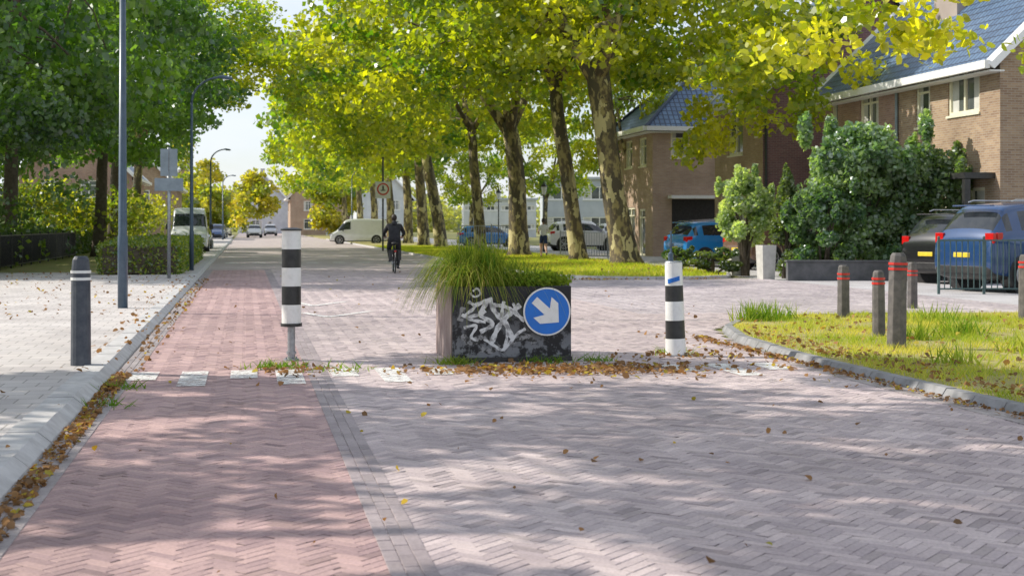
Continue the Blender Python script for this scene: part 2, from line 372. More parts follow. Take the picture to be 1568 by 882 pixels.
# ---------------------------------------------------------------- litter & grass
def litter():
    rng=np.random.default_rng(11); P=[]
    def patch(n,v,u,sv,su): P.append(np.stack([rng.normal(v,sv,n),rng.normal(u,su,n)],1))
    def strip(n,v0,v1,u0,u1): P.append(np.stack([rng.uniform(v0,v1,n),rng.uniform(u0,u1,n)],1))
    patch(700,3.4,14.15,.65,.3); patch(200,2.4,14.35,.5,.25); patch(110,4.8,15.4,.4,.25); patch(110,3.9,13.8,.9,.35)
    strip(1100,-1.27,-1.12,4,14.5); strip(240,-1.27,-1.0,14,40); strip(80,-1.2,5.9,4,14); strip(90,-1.2,8,14,46)
    strip(480,5.75,5.92,9,18); strip(110,5.3,6,12,19); strip(300,8,13,37.2,38.2)
    patch(90,.5,14.6,.3,.3)
    Q=np.concatenate(P); ok=~inpoly(Q[:,0],Q[:,1],VERGE)&(Q[:,0]>-1.28); Q=Q[ok]
    P3=np.column_stack([Q,rng.uniform(.03,.045,len(Q))])
    hi=[]
    def strip2(n,v0,v1,u0,u1,z): hi.append(np.column_stack([rng.uniform(v0,v1,n),rng.uniform(u0,u1,n),rng.uniform(z+.012,z+.03,n)]))
    strip2(120,-1.75,-1.3,14,40,.10); strip2(420,-7,-1.6,22,44,.10); strip2(20,-2.6,-1.4,5,14,.10)
    a=np.column_stack([rng.uniform(6.1,13,800),rng.uniform(9,21.3,800),np.full(800,.11)]); a=a[inpoly(a[:,0],a[:,1],VERGE)]; hi.append(a)
    a=np.column_stack([6.12+abs(rng.normal(0,.35,700)),rng.uniform(9,21.3,700),np.full(700,.12)]); a=a[inpoly(a[:,0],a[:,1],VERGE)]; hi.append(a)
    strip2(700,8.5,14,38.5,75,.13)
    P3=np.concatenate([P3]+hi); n=len(P3)
    C=lerpc((.40,.23,.11),(.18,.12,.075),rng.random(n)); y=rng.random(n)<.14; C[y]=lerpc((.6,.42,.06),(.35,.34,.08),rng.random(y.sum()))
    sz=rng.uniform(.025,.08,n); near=P3[:,1]<13; sz[near]*=.72; sh=LEAF.copy(); sh[:,2]*=2.4
    mkobj('fallen_leaves',soup_mesh('fallen_leaves',leaves(P3,sz,2.0,rng,sh),M['litter'],C),rot=TH)
litter()
def blades(name,P,h,w,ca,cb,seed,rot=TH,lean=.5):
    rng=np.random.default_rng(seed); n=len(P); a=rng.uniform(0,2*math.pi,n); hh=rng.uniform(h[0],h[1],n); ww=rng.uniform(w[0],w[1],n)
    dx=np.stack([np.cos(a),np.sin(a),np.zeros(n)],1)*ww[:,None]/2
    tip=P+np.stack([rng.normal(0,lean,n)*hh,rng.normal(0,lean,n)*hh,hh],1)
    V=np.stack([P-dx,P+dx,tip],1)
    pt=np.array([mnoise.noise(Vector((p[0]*.7,p[1]*.7,5))) for p in P]); C=lerpc(ca,cb,np.clip(rng.random(n)*.7+pt*.9+.15,0,1))
    return mkobj(name,soup_mesh(name,V,M['grass'],C),rot=rot)
rng=np.random.default_rng(5)
n=90000; a=np.column_stack([rng.uniform(6.1,13.5,n),rng.uniform(9.5,21.4,n),np.full(n,.07)]); a=a[inpoly(a[:,0],a[:,1],VERGE)]
dn=np.array([mnoise.noise(Vector((p[0]*1.3,p[1]*1.3,1))) for p in a]); a=a[dn+rng.normal(0,.25,len(a))>-.08]
blades('verge_grass',a,(.03,.10),(.006,.014),(.22,.34,.03),(.64,.58,.16),1)
n=40000; a=np.column_stack([rng.uniform(8.4,14.1,n),rng.uniform(37.7,95,n)**1.0,np.full(n,.08)]); a=a[inpoly(a[:,0],a[:,1],TV)]
blades('verge_grass',a,(.06,.14),(.02,.04),(.26,.39,.035),(.57,.57,.10),2)
tuft=[]
for (v,u,k,s,z) in [(.32,15.0,140,.16,.02),(4.83,15.7,120,.12,.02),(2.2,15.05,160,.10,.02),(3.2,15.0,90,.16,.02),(-1.1,13.3,60,.1,.02),(-1.15,12.0,40,.12,.02),(3.75,15.1,60,.12,.02),(.9,14.6,60,.25,.02)]:
    tuft.append(np.column_stack([rng.normal(v,s,k),rng.normal(u,s*.8,k),np.full(k,z)]))
blades('weed_tufts',np.concatenate(tuft),(.03,.11),(.012,.025),(.10,.22,.03),(.28,.34,.07),3,lean=.9)
tuft=[]
for (v,u,k,s) in [(7.5,20.3,200,.16),(7.9,20.6,120,.2),(9.2,17.2,120,.16),(8.2,16.5,90,.12),(8.6,14.6,70,.2),(10,19.6,120,.3),(7.2,13.5,60,.15)]:
    tuft.append(np.column_stack([rng.normal(v,s,k),rng.normal(u,s*.8,k),np.full(k,.07)]))
blades('weed_tufts',np.concatenate(tuft),(.12,.34),(.015,.035),(.12,.24,.03),(.40,.43,.08),4,lean=.45)

# ---------------------------------------------------------------- trees
def crown_centres(R,H,n,seed,low=-.8,gap=.16):
    rng=random.Random(seed); out=[]
    while len(out)<n:
        p=Vector((rng.uniform(-1,1),rng.uniform(-1,1),rng.uniform(low,1)))
        l=p.length
        if l>1 or l<.35: continue
        if rng.random()>l**1.5: continue
        if any((p-q).length<gap for q in out): continue
        out.append(p)
    return [(p.x*R,p.y*R,p.z*H) for p in out]
def mkcrown(name,R,H,n,per,size,ca,cb,mat,seed,s0=.7,s1=1.1,shape=LEAF4,gap=.16):
    cen=crown_centres(R,H,n,seed,gap=gap); rg=random.Random(seed)
    sg=[(rg.uniform(s0,s1),)*2+(rg.uniform(s0*.5,s1*.55),) for _ in cen]
    return (cen,cloud(name,cen,sg,per,size,ca,cb,mat,seed=seed,shape=shape))
G1=(.06,.14,.012); G2=(.34,.345,.02)
CR=[mkcrown('plane_crown',7,4.6,78,210,(.15,.29),G1,G2,M['leaf'],20+i,.6,1.0) for i in range(3)]
CL=[mkcrown('plane_crown_far',7,4.6,60,110,(.22,.42),G1,G2,M['leaf'],30+i) for i in range(2)]
CS=[mkcrown('garden_crown',6,4.0,26,330,(.16,.30),(.03,.08,.015),(.14,.19,.03),M['leafd'],36+i,.5,.85,gap=.3) for i in range(2)]
CD=[mkcrown('dark_crown',6,4.6,84,200,(.12,.26),(.03,.09,.022),(.18,.28,.035),M['leafd'],40+i,.55,.95) for i in range(2)]
def tree(name,base,path,rad,cc,crown,cs=(1,1,1),crot=0,nl=14,seed=0,mat='bark',extra=None,lr=.5):
    rg=random.Random(seed); e=empty(name,base); b=MB()
    P=[Vector(p) for p in path]; b.tube(path,rad,14,0)
    top=P[-1]; r0=rad[-1]; cen,me=crown
    R=Matrix.Rotation(crot,3,'Z'); C=[R@Vector((c[0]*cs[0],c[1]*cs[1],c[2]*cs[2]))+Vector(cc) for c in cen]
    rg.shuffle(C)
    LD=[]
    for i in range(3):
        a=i*2.1+seed; t=top+Vector((math.cos(a)*1.9,math.sin(a)*1.9,2.6+rg.uniform(-.4,.9))); m=top.lerp(t,.45)+Vector((math.cos(a)*.35,math.sin(a)*.35,-.1))
        b.tube([top-Vector((0,0,.5)),m,t,t+Vector((math.cos(a)*.6,math.sin(a)*.6,1.8))],[r0*.78,r0*.56,r0*.4,.05],9,0); LD+= [(top,r0*.8),(m,r0*.55),(t,r0*.4)]
    for i,t in enumerate(C[:nl]):
        s,rr=min(LD,key=lambda q:(q[0]-t).length+rg.random()*2); rr=min(rr,r0*lr)*.8
        d=t-s; m1=s+d*.35+Vector((rg.uniform(-.3,.3),rg.uniform(-.3,.3),abs(d.length)*.10)); m2=s+d*.7+Vector((rg.uniform(-.4,.4),rg.uniform(-.4,.4),abs(d.length)*.08))
        b.tube([s,m1,m2,t],[rr,rr*.6,rr*.36,.02],7,0)
        for q in range(3):
            tt=C[rg.randrange(len(C))]; st=m1.lerp(m2,rg.random())
            if (tt-st).length<4.2: b.tube([st,st.lerp(tt,.5)+Vector((0,0,.25)),tt],[rr*.34,rr*.2,.015],5,0)
    b.obj('trunk_and_limbs',[M[mat]],e,smooth=True)
    mkobj('crown',me,e,cc,crot,cs)
    if extra: mkobj('hanging_foliage',extra,e)
    return e
rg=random.Random(4); ex=[];es=[]
for i in range(30):
    ex.append((rg.uniform(2.5,7.6),rg.uniform(-8,1),rg.uniform(5.6,9.5))); es.append((rg.uniform(.45,.85),)*2+(rg.uniform(.35,.6),))
for p in [(5.4,-5,4.9),(5.6,-5.4,5.5),(4.6,-2,5.2),(3.4,0,4.7),(7.2,-6,6.4),(2.9,1,5.6),(3.1,1.5,4.6),(2.4,.5,4.2)]: ex.append(p); es.append((.45,.45,.42))
exm=cloud('limb_foliage',ex,es,180,(.14,.26),(.12,.19,.014),(.44,.42,.03),M['leaf'],seed=77)
tree('plane_tree',(4.15,51.9,.05),[(0,0,-.1),(-.02,0,.25),(-.2,0,1.2),(-.45,0,2.6),(-.7,0,4.6),(-.95,0,6.4),(-1.05,0,7.2)],[.78,.56,.46,.42,.40,.43,.42],(-.6,0,10.8),CR[0],(1.0,1.1,1.05),0.3,16,1,extra=exm,lr=.6)
tree('plane_tree',(2.68,57.2,.05),[(0,0,-.1),(-.02,0,.3),(-.2,0,1.5),(-.45,.1,3.5),(-.8,.1,5.6),(-1.0,.1,7.6)],[.5,.37,.32,.29,.27,.25],(-1.4,0,10.8),CR[1],(1.05,1.0,1.05),1.3,12,2)
tree('plane_tree',(.33,65.3,.05),[(0,0,-.1),(0,0,.3),(-.05,0,1.5),(-.1,0,3.5),(-.3,.1,5.2),(-.5,.1,6.2)],[.7,.5,.43,.39,.38,.34],(-2,0,10.8),CR[2],(1.2,1.1,1.1),2.2,16,3,lr=.7)
tree('plane_tree',(-1.7,77,.05),[(0,0,-.1),(0,0,.3),(-.1,0,2),(-.35,0,4.5),(-.5,.1,7)],[.45,.34,.29,.26,.22],(-2.4,0,10.2),CR[0],(1.2,1.1,1.1),.5,12,4)
tree('plane_tree',(-4.5,90,.05),[(0,0,-.1),(0,0,.3),(-.2,0,2),(-.8,0,5),(-1.3,.1,8)],[.55,.43,.38,.33,.28],(-3,0,10.4),CR[1],(1.2,1.1,1.2),3.9,12,5)
tree('plane_tree',(-6.2,100,.05),[(0,0,-.1),(0,0,.3),(-.1,0,2),(-.3,0,5),(-.5,.1,8)],[.55,.43,.38,.33,.28],(-3,0,10.2),CL[1],(1.2,1.1,1.2),2.9,10,6)
for i,u in enumerate([112,126,142,160,185]):
    p=W(12.6,u,.05); tree('plane_tree',p,[(0,0,-.1),(0,0,.3),(0,0,3),(-.3,0,7)],[.5,.4,.34,.26],(-2.5,0,9.8),CL[i%2],(1.1,1.1,1.15),i*1.7,8,7+i)
tree('plane_tree',(6.2,74,.0),[(0,0,-.1),(0,0,.3),(0,0,2),(.1,0,4.5)],[.3,.22,.18,.15],(.0,0,7.6),CL[0],(.55,.55,.8),1.1,8,90)
tree('plane_tree',(2.5,108,.0),[(0,0,-.1),(0,0,.3),(0,0,2),(.1,0,4.0)],[.3,.22,.18,.15],(.0,0,6.6),CL[1],(.75,.55,.75),2.1,8,91)
tree('plane_tree',(-3.5,122,.0),[(0,0,-.1),(0,0,.3),(0,0,2),(.1,0,3.6)],[.3,.22,.18,.15],(.0,0,5.6),CL[0],(.5,.45,.6),4.1,8,92)
ex=[];es=[]
for i in range(28):
    ex.append((rg.uniform(-4.8,1),rg.uniform(-1,7),rg.uniform(4.4,6.3))); es.append((rg.uniform(.35,.55),)*2+(rg.uniform(.2,.38),))
exm2=cloud('limb_foliage',ex,es,110,(.10,.20),(.14,.20,.014),(.48,.44,.03),M['leaf'],seed=78,shape=LEAF)
pp=W(12.9,17.5,.07)
tree('plane_tree',pp,[(0,0,-.1),(0,0,.3),(-.1,0,2),(-.3,0,4.5),(-.4,.1,7)],[.6,.46,.4,.35,.3],(-.5,0,10.2),CL[0],(.8,.8,.9),.9,12,31,extra=exm2)
# garden trees to the left of the view: their shade dapples the carriageway
for i,(v,u,k,cs) in enumerate([(-6.8,15.0,0,(.9,.85,.9)),(-8.8,9.3,1,(1,.95,1)),(-9.5,2.5,0,(1,.9,1))]):
    tree('lime_tree',W(v,u,.05),[(0,0,-.1),(0,0,.3),(.1,0,2),(.15,0,3.5),(.2,0,5.2)],[.4,.3,.24,.21,.17],(.3,0,8.8),CS[k],cs,i*1.4,12,80+i,mat='barkd')
ex=[];es=[]
for i in range(34):
    ex.append((rg.uniform(-2.5,3.2),rg.uniform(-3.5,2),rg.uniform(1.8,6))); es.append((rg.uniform(.5,.8),)*2+(rg.uniform(.3,.5),))
exd=cloud('hanging_foliage',ex,es,220,(.09,.18),(.022,.06,.018),(.14,.22,.035),M['leafd'],seed=79)
lt=[((-15.7,41),6.2,9.0,(1.05,1.0,1.25),0),((-18.8,53),6.5,9.2,(1.05,1,1.25),1),((-18.6,64),6,8.6,(1.05,1,1.1),0),((-20.8,74),6,10.2,(.95,1,1.1),1),((-24,60),6,8.6,(1.1,1,1.3),0),((-23,46),6,8.0,(1.1,1.1,1.3),1),((-25,90),6,9.5,(1.0,1,1.1),0)]
for i,(p,th,ch,cs,k) in enumerate(lt):
    tree('lime_tree',(p[0],p[1],.05),[(0,0,-.1),(0,0,.3),(.1,0,2),(.15,0,4),(.3,0,th)],[.45,.33,.27,.24,.18],(.3,0,ch),CD[k],cs,i*1.1,12,50+i,mat='barkd',extra=exd if i in(0,5) else None)
tree('plane_tree',(-22.5,84,.05),[(0,0,-.1),(0,0,.3),(.3,0,3),(.6,0,7)],[.45,.33,.27,.22],(2.8,0,12.2),CR[2],(1.0,1,.9),1.9,12,70)
cen=[];sg=[]
for i in range(80):
    u=rg.uniform(30,84); v=rg.uniform(-12.5,-8.3); z=rg.uniform(.4,3.6) if v<-9.4 else rg.uniform(.3,2.2)
    cen.append(tuple(W(v,u,z))); sg.append((.75,.75,.6))
mkobj('garden_shrubs',cloud('garden_shrubs',cen,sg,230,(.10,.22),(.02,.06,.015),(.15,.20,.03),M['leafd'],seed=5))
cen=[];sg=[]
for i in range(46):
    u=rg.uniform(66,110); v=rg.uniform(-11,-5.5); cen.append(tuple(W(v,u,rg.uniform(.4,3.0)))); sg.append((.8,.8,.6))
mkobj('roadside_shrubs',cloud('roadside_shrubs',cen,sg,150,(.14,.28),(.07,.12,.02),(.26,.25,.03),M['leaf'],seed=6))
def hedge(name,v0,v1,u0,u1,z1,n,size,ca,cb,seed,z0=.1):
    rng=np.random.default_rng(seed); e=empty(name,(0,0,0),TH)
    b=MB(); b.box((v0+v1)/2,(u0+u1)/2,(z0+z1)/2-.03,v1-v0-.22,u1-u0-.22,z1-z0-.12,0); b.obj('inner_twigs',[M['barkd']],e)
    A=np.array([(v1-v0)*(u1-u0),(v1-v0)*(z1-z0),(v1-v0)*(z1-z0),(u1-u0)*(z1-z0),(u1-u0)*(z1-z0)]); k=rng.choice(5,n,p=A/A.sum())
    x=rng.uniform(v0,v1,n);y=rng.uniform(u0,u1,n);z=rng.uniform(z0,z1,n); d=rng.normal(-.03,.055,n)
    z=np.where(k==0,z1+d,z); y=np.where(k==1,u0-d,y); y=np.where(k==2,u1+d,y); x=np.where(k==3,v0-d,x); x=np.where(k==4,v1+d,x)
    P=np.column_stack([x,y,z]); und=np.array([mnoise.noise(Vector(p*1.6)) for p in P])*.12; P[:,2]+=und*(k==0); P[:,1]-=und*(k==1); P[:,0]+=und*(k==4)
    C=lerpc(ca,cb,rng.random(n))*rng.uniform(.7,1.2,(n,1))
    mkobj('leaves',soup_mesh(name,leaves(P,rng.uniform(size[0],size[1],n),.4,rng,LEAF4),M['leafd'],C),e); return e
hedge('clipped_hedge',-4.1,-1.85,41.5,62,.98,26000,(.05,.1),(.07,.16,.02),(.34,.34,.045),1)
hedge('garden_hedge',-8.6,-7.9,20,84,1.25,22000,(.07,.14),(.025,.06,.015),(.11,.15,.03),3)
def shrub(name,loc,rx,ry,h,n,per,size,ca,cb,seed,mat='leafd',cone=False,z0=.2):
    rg=random.Random(seed); e=empty(name,loc); cen=[];sg=[]
    for i in range(n):
        t=rg.random()**.8; a=rg.uniform(0,6.28); rr=(1-t*.85) if cone else math.sqrt(max(.08,1-(2*t-.8)**2*.7)); q=rg.random()**.5*rr*.85
        cen.append((math.cos(a)*rx*q,math.sin(a)*ry*q,z0+t*(h-z0))); sg.append((rx*.15,rx*.15,h*.055))
    for i in range(n//4):
        t=.7+rg.random()*.38; a=rg.uniform(0,6.28); rr=(1-t*.85) if cone else .85
        cen.append((math.cos(a)*rx*rr,math.sin(a)*ry*rr,z0+t*(h-z0))); sg.append((rx*.06,rx*.06,h*.06))
    b=MB()
    for i in range(9):
        c=cen[rg.randrange(n)]; b.tube([(rg.uniform(-.1,.1),rg.uniform(-.1,.1),0),(c[0]*.4,c[1]*.4,c[2]*.6),c],[.05,.035,.012],5)
    b.obj('stems',[M['barkd']],e); mkobj('foliage',cloud(name,cen,sg,per,size,ca,cb,M[mat],seed=seed,up=.3),e); return e
shrub('garden_shrub',(10.0,40.2,0),2.0,1.4,4.1,80,230,(.07,.16),(.09,.17,.10),(.29,.36,.23),21)
shrub('garden_shrub',(8.7,39.5,0),1.3,1.0,2.4,45,230,(.06,.13),(.06,.13,.07),(.19,.26,.13),22)
shrub('garden_shrub',(11.6,40,0),1.5,1.1,3.5,55,210,(.07,.14),(.06,.12,.06),(.19,.25,.12),23)
shrub('garden_shrub',(13.4,41.5,0),1.1,1.0,2.6,40,200,(.07,.14),(.05,.12,.05),(.15,.20,.08),28)
shrub('conical_shrub',(7.75,40.2,0),.66,.66,2.8,45,220,(.05,.1),(.06,.11,.04),(.17,.20,.07),24,cone=True)
shrub('variegated_shrub',(6.9,42,0),.95,.8,3.0,38,200,(.07,.13),(.16,.23,.12),(.55,.57,.38),25,z0=1.0)
shrub('low_shrub',(5.1,43.5,0),.6,.5,.75,16,180,(.05,.1),(.04,.09,.03),(.14,.18,.05),26)
shrub('low_shrub',(5.9,41.3,0),.9,.5,.8,18,180,(.05,.1),(.04,.09,.03),(.16,.18,.05),27)
b=MB(); b.box(0,0,.25,4.6,.25,.5,0); b.box(0,0,.527,4.66,.3,.05,0); b.obj('low_garden_wall',[simple('dark_wall',(.08,.085,.09),.8,(.13,.13,.14),4)],loc=(9.75,38.6,0),rot=.02,bevel=.01)
for p,h,w in (((7.0,39.2,0),.95,.42),((6.6,42.2,0),.7,.4)):
    b=MB()
    b.add([(-w*.42,-w*.42,0),(w*.42,-w*.42,0),(w*.42,w*.42,0),(-w*.42,w*.42,0),(-w/2,-w/2,h),(w/2,-w/2,h),(w/2,w/2,h),(-w/2,w/2,h),(-w*.4,-w*.4,h),(w*.4,-w*.4,h),(w*.4,w*.4,h),(-w*.4,w*.4,h),(-w*.4,-w*.4,h-.08),(w*.4,-w*.4,h-.08),(w*.4,w*.4,h-.08),(-w*.4,w*.4,h-.08)],
      [(0,1,5,4),(1,2,6,5),(2,3,7,6),(3,0,4,7),(4,5,9,8),(5,6,10,9),(6,7,11,10),(7,4,8,11),(8,9,13,12),(9,10,14,13),(10,11,15,14),(11,8,12,15),(12,13,14,15)])
    b.obj('plant_pot',[M['terr']],loc=p,rot=.3)

# ---------------------------------------------------------------- houses
def wall(e,name,o,d,L,H,ops,mat,gable=None,frame='white',depth=.11):
    o=Vector(o);d=Vector(d).normalized();n=Vector((d.y,-d.x,0))
    Z=Vector((0,0,1)); xs=sorted(set([0,L]+[a for q in ops for a in(q[0],q[0]+q[2])])); zs=sorted(set([0,H]+[a for q in ops for a in(q[1],q[1]+q[3])]))
    b=MB()
    def P(x,z,k=0): return o+d*x+Z*z-n*k
    for i in range(len(xs)-1):
        for j in range(len(zs)-1):
            mx,mz=(xs[i]+xs[i+1])/2,(zs[j]+zs[j+1])/2
            if any(q[0]<mx<q[0]+q[2] and q[1]<mz<q[1]+q[3] for q in ops): continue
            x0,x1,z0,z1=xs[i],xs[i+1],zs[j],zs[j+1]
            b.quad(P(x0,z0),P(x1,z0),P(x1,z1),P(x0,z1),0,[(x0,z0),(x1,z0),(x1,z1),(x0,z1)])
    if gable:
        b.add([P(0,H),P(L,H),P(gable[0],H+gable[1])],[(0,1,2)],0); b.uv[len(b.f)-1]=[(0,H),(L,H),(gable[0],H+gable[1])]
    w=MB(); g=MB()
    for q in ops:
        x0,z0,ww,hh=q[:4]; kind=q[4] if len(q)>4 else 1; x1,z1=x0+ww,z0+hh
        for a,c in(((x0,z0),(x1,z0)),((x1,z0),(x1,z1)),((x1,z1),(x0,z1)),((x0,z1),(x0,z0))):
            b.quad(P(*a),P(*c),P(*c,depth+.1),P(*a,depth+.1),0,[a,c,(c[0]+.1,c[1]),(a[0]+.1,a[1])])
        if kind!='open':
            f=.095
            def bar(xa,xb,za,zb,k0=depth-.07,k1=depth+.02):
                vs=[P(xa,za,k0),P(xb,za,k0),P(xb,zb,k0),P(xa,zb,k0),P(xa,za,k1),P(xb,za,k1),P(xb,zb,k1),P(xa,zb,k1)]
                w.add(vs,[(0,1,2,3),(0,4,5,1),(1,5,6,2),(2,6,7,3),(3,7,4,0)],0)
            bar(x0+.001,x0+f,z0+.001,z1-.001);bar(x1-f,x1-.001,z0+.001,z1-.001);bar(x0+f,x1-f,z0+.001,z0+f);bar(x0+f,x1-f,z1-f,z1-.001)
            nm=int(kind) if not isinstance(kind,str) else 1
            for m_ in range(1,nm):
                xm=x0+ww*m_/nm; bar(xm-.045,xm+.045,z0+f,z1-f)
            if hh>1.3: bar(x0+f,x1-f,z1-.45,z1-.39,depth-.065,depth+.018)
            w.add([P(x0-.05,z0-.07,-.05),P(x1+.05,z0-.07,-.05),P(x1+.05,z0-.002,-.05),P(x0-.05,z0-.002,-.05),P(x0-.05,z0-.07,.0),P(x1+.05,z0-.07,.0),P(x1+.05,z0-.002,.05),P(x0-.05,z0-.002,.05)],[(0,1,2,3),(0,3,7,4),(1,5,6,2),(3,2,6,7),(0,4,5,1)],0)
        g.quad(P(x0,z0,depth),P(x1,z0,depth),P(x1,z1,depth),P(x0,z1,depth),0 if kind!='open' else 1)
        if kind!='open' and random.random()<.7:
            cw=ww*.22
            for xa,xb in((x0+.08,x0+.08+cw),(x1-.08-cw,x1-.08)): g.quad(P(xa,z0+.08,depth-.01),P(xb,z0+.08,depth-.01),P(xb,z1-.08,depth-.01),P(xa,z1-.08,depth-.01),2)
    b.obj(name,[mat],e)
    if ops: w.obj(name+'_frames',[M[frame]],e); g.obj(name+'_glass',[M['glass'],M['black'],M['curtain']],e)
def gable_roof(e,x0,x1,y0,y1,zE,ridgeH,mat,ov=.5,hip=False):
    xm=(x0+x1)/2; sl=ridgeH/(xm-x0); a0,a1=x0-ov,x1+ov; ze=zE-ov*sl*0.55; zr=zE+ridgeH; b=MB(); h=(xm-x0) if hip else 0
    ya,yb=y0-(ov if hip else .3),y1+(ov if hip else .3)
    r0,r1=(y0+h*.85,y1-h*.85) if hip else (ya,yb)
    if hip and r0>r1: r0=r1=(y0+y1)/2
    sL=math.hypot(xm-a0,zr-ze); ly=yb-ya
    for A,X in ((a0,0),(a1,1)):
        q=[(A,ya,ze),(A,yb,ze),(xm,r1,zr),(xm,r0,zr)]; uv=[(0,0),(ly,0),(r1-ya,sL),(r0-ya,sL)]
        if X==0: q=[q[1],q[0],q[3],q[2]]; uv=[uv[1],uv[0],uv[3],uv[2]]
        b.quad(*q,0,uv)
    if hip:
        wd=a1-a0
        for Y,r in((ya,r0),(yb,r1)):
            b.add([(a0,Y,ze),(a1,Y,ze),(xm,r,zr)],[(0,1,2)],0); b.uv[len(b.f)-1]=[(0,0),(wd,0),(wd/2,sL)]
    o=b.obj('roof',[mat],e); s=o.modifiers.new('t','SOLIDIFY'); s.thickness=.12; s.offset=-1
    t=MB()
    for A,sg in((a0,-1),(a1,1)):
        t.box(A+sg*.07,(ya+yb)/2,ze-.03,.15,yb-ya+.1,.22,0); t.box(A-sg*(ov*.5),(ya+yb)/2,ze-.19,ov-.06,yb-ya-.02,.04,0)
    if hip:
        for Y,sg in((ya,-1),(yb,1)): t.box((a0+a1)/2,Y+sg*.07,ze-.03,a1-a0-.02,.14,.21,0); t.box((a0+a1)/2,Y-sg*ov*.5,ze-.195,a1-a0-.3,ov-.06,.04,0)
    else:
        for Y,sg in((ya,-1),(yb,1)):
            for A in(a0,a1): t.tube([(A,Y+sg*.03,ze-.06),(xm,Y+sg*.03,zr-.06)],[.17,.17],4,0,sq=.35)
    t.tube([(xm,r0,zr+.03),(xm,r1,zr+.03)],.12,8,1)
    if hip:
        for Y,r in((ya,r0),(yb,r1)):
            for A in(a0,a1): t.tube([(A,Y,ze+.05),(xm,r,zr+.05)],.09,6,1)
    t.obj('gutters_and_ridge',[M['white'],mat],e)
def house(name,v0,u0,dv,du,zE,rH,mf,me_,ops_f,ops_e,hip=False,roofm='roof',frame='cream',chim=True):
    e=empty(name,W(v0,u0,0),TH)
    if ops_f is not None: wall(e,'facade',(0,du,0),(0,-1,0),du,zE,ops_f,M[mf],None,frame)
    gb=None if hip else (dv/2,rH)
    wall(e,'near_end_wall',(0,0,0),(1,0,0),dv,zE,ops_e,M[me_],gb,frame)
    wall(e,'far_end_wall',(dv,du,0),(-1,0,0),dv,zE,[],M[me_],gb,frame)
    wall(e,'rear_wall',(dv,0,0),(0,1,0),du,zE,[],M[mf],None,frame)
    gable_roof(e,0,dv,0,du,zE,rH,M[roofm],hip=hip)
    if chim:
        b=MB(); b.box(dv/2+.1,du-.8,zE+rH+.2,.8,.6,1.8,0); b.box(dv/2+.1,du-.8,zE+rH+1.14,.9,.7,.08,1); b.obj('chimney',[M[me_],M['kerb']],e)
    return e
A=house('brick_house',20,35.3,9.5,12,6.1,4.7,'brA','brA',None,[(2,.9,1.6,1.6,2),(5.5,4.3,1.4,1.4,2)])
wall(A,'facade_near',(0,6.1,0),(0,-1,0),6.1,6.1,[(1.2,4.45,.9,1.45,1),(3.2,4.65,1.8,1.3,2),(1.2,.0,1.0,2.3,1),(2.9,.8,2.4,1.75,3)],M['brA'],None,'cream')
wall(A,'facade_far',(0,12,0),(0,-1,0),5.9,6.1,[(3.1,4.3,1.4,1.6,2),(.8,4.7,.5,1.2,1),(.9,.8,2.6,1.75,3),(4.4,0,1,2.3,1)],M['brA2'],None,'cream')
b=MB(); b.tube([(-.06,6.1,0),(-.06,6.1,5.9)],.05,8,0); b.obj('downpipe',[M['signback']],A)
b=MB(); b.box(-.45,1.8,2.85,.9,3.1,.16,0); b.box(-.8,.35,1.4,.16,.16,2.7,0); b.obj('porch_canopy',[M['black']],A)
b=MB(); b.box(2.3,6.6,8.6,.9,1.5,2.6,0); b.box(2.3,6.6,9.95,1.05,1.65,.12,1); b.obj('side_chimney',[M['brA2'],M['kerb']],A)
B=house('brick_house',19.2,51.1,9,5.6,6.5,4.5,'brC','brB',[(1.7,4.3,1.7,1.7,2),(4.85,4.9,.4,1.0,1),(1.5,.8,2,1.6,2)],[(3.6,.9,1.2,1.5,2)],chim=False)
b=MB(); b.tube([(.1,-.07,0),(.1,-.07,6.3)],.055,8,0); b.obj('downpipe',[M['black']],B)
C_=house('brick_house',19.2,65.9,8.5,8,6.4,4.0,'brC','brC',[(5.6,4.4,1.3,1.4,2),(3,4.4,1.3,1.4,2),(2.4,.8,2.4,1.6,3),(5.6,.0,1.1,2.3,1)],[(.9,4.75,.95,1.35,1),(.95,0,2.3,2.75,'open')],hip=True)
b=MB(); b.box(2.1,-.3,2.85,2.7,.6,.15,0); b.obj('garage_canopy',[M['white']],C_)
def flat(name,loc,rot,L,D,H,floors,nw,mat,wcol='white'):
    e=empty(name,loc,rot); ops=[]; fh=H/floors; ww=L/nw
    for f in range(floors):
        for i in range(nw): ops.append((i*ww+ww*.06,f*fh+1.0,ww*.88,fh-1.7,4))
    wall(e,'front_wall',(0,0,0),(1,0,0),L,H,ops,M[mat],None,wcol); wall(e,'side_wall',(L,0,0),(0,1,0),D,H,[],M[mat]); wall(e,'back_wall',(L,D,0),(-1,0,0),L,H,[],M[mat]); wall(e,'west_wall',(0,D,0),(0,-1,0),D,H,[],M[mat])
    b=MB(); b.box(L/2,D/2,H+.12,L+.5,D+.5,.24,0); b.obj('flat_roof',[M['greyrender']],e); return e
flat('office_block',(3.0,140,0),.0,15,12,6.0,2,4,'greyrender')
flat('shop_row',(-6,175,0),.05,9,10,4.6,2,4,'stucco')
def hs(v,u,dv,du,zE,rH,roofm,mf): return house('terraced_house',v,u,dv,du,zE,rH,mf,mf,[(1,3.6,1.2,1.4,1),(3.2,3.6,1.2,1.4,1)] ,[(2,3.7,1.3,1.4,2),(5,3.7,1.3,1.4,2),(2,.9,2.4,1.5,2),(5.3,0,1,2.2,1)],roofm=roofm,frame='white')
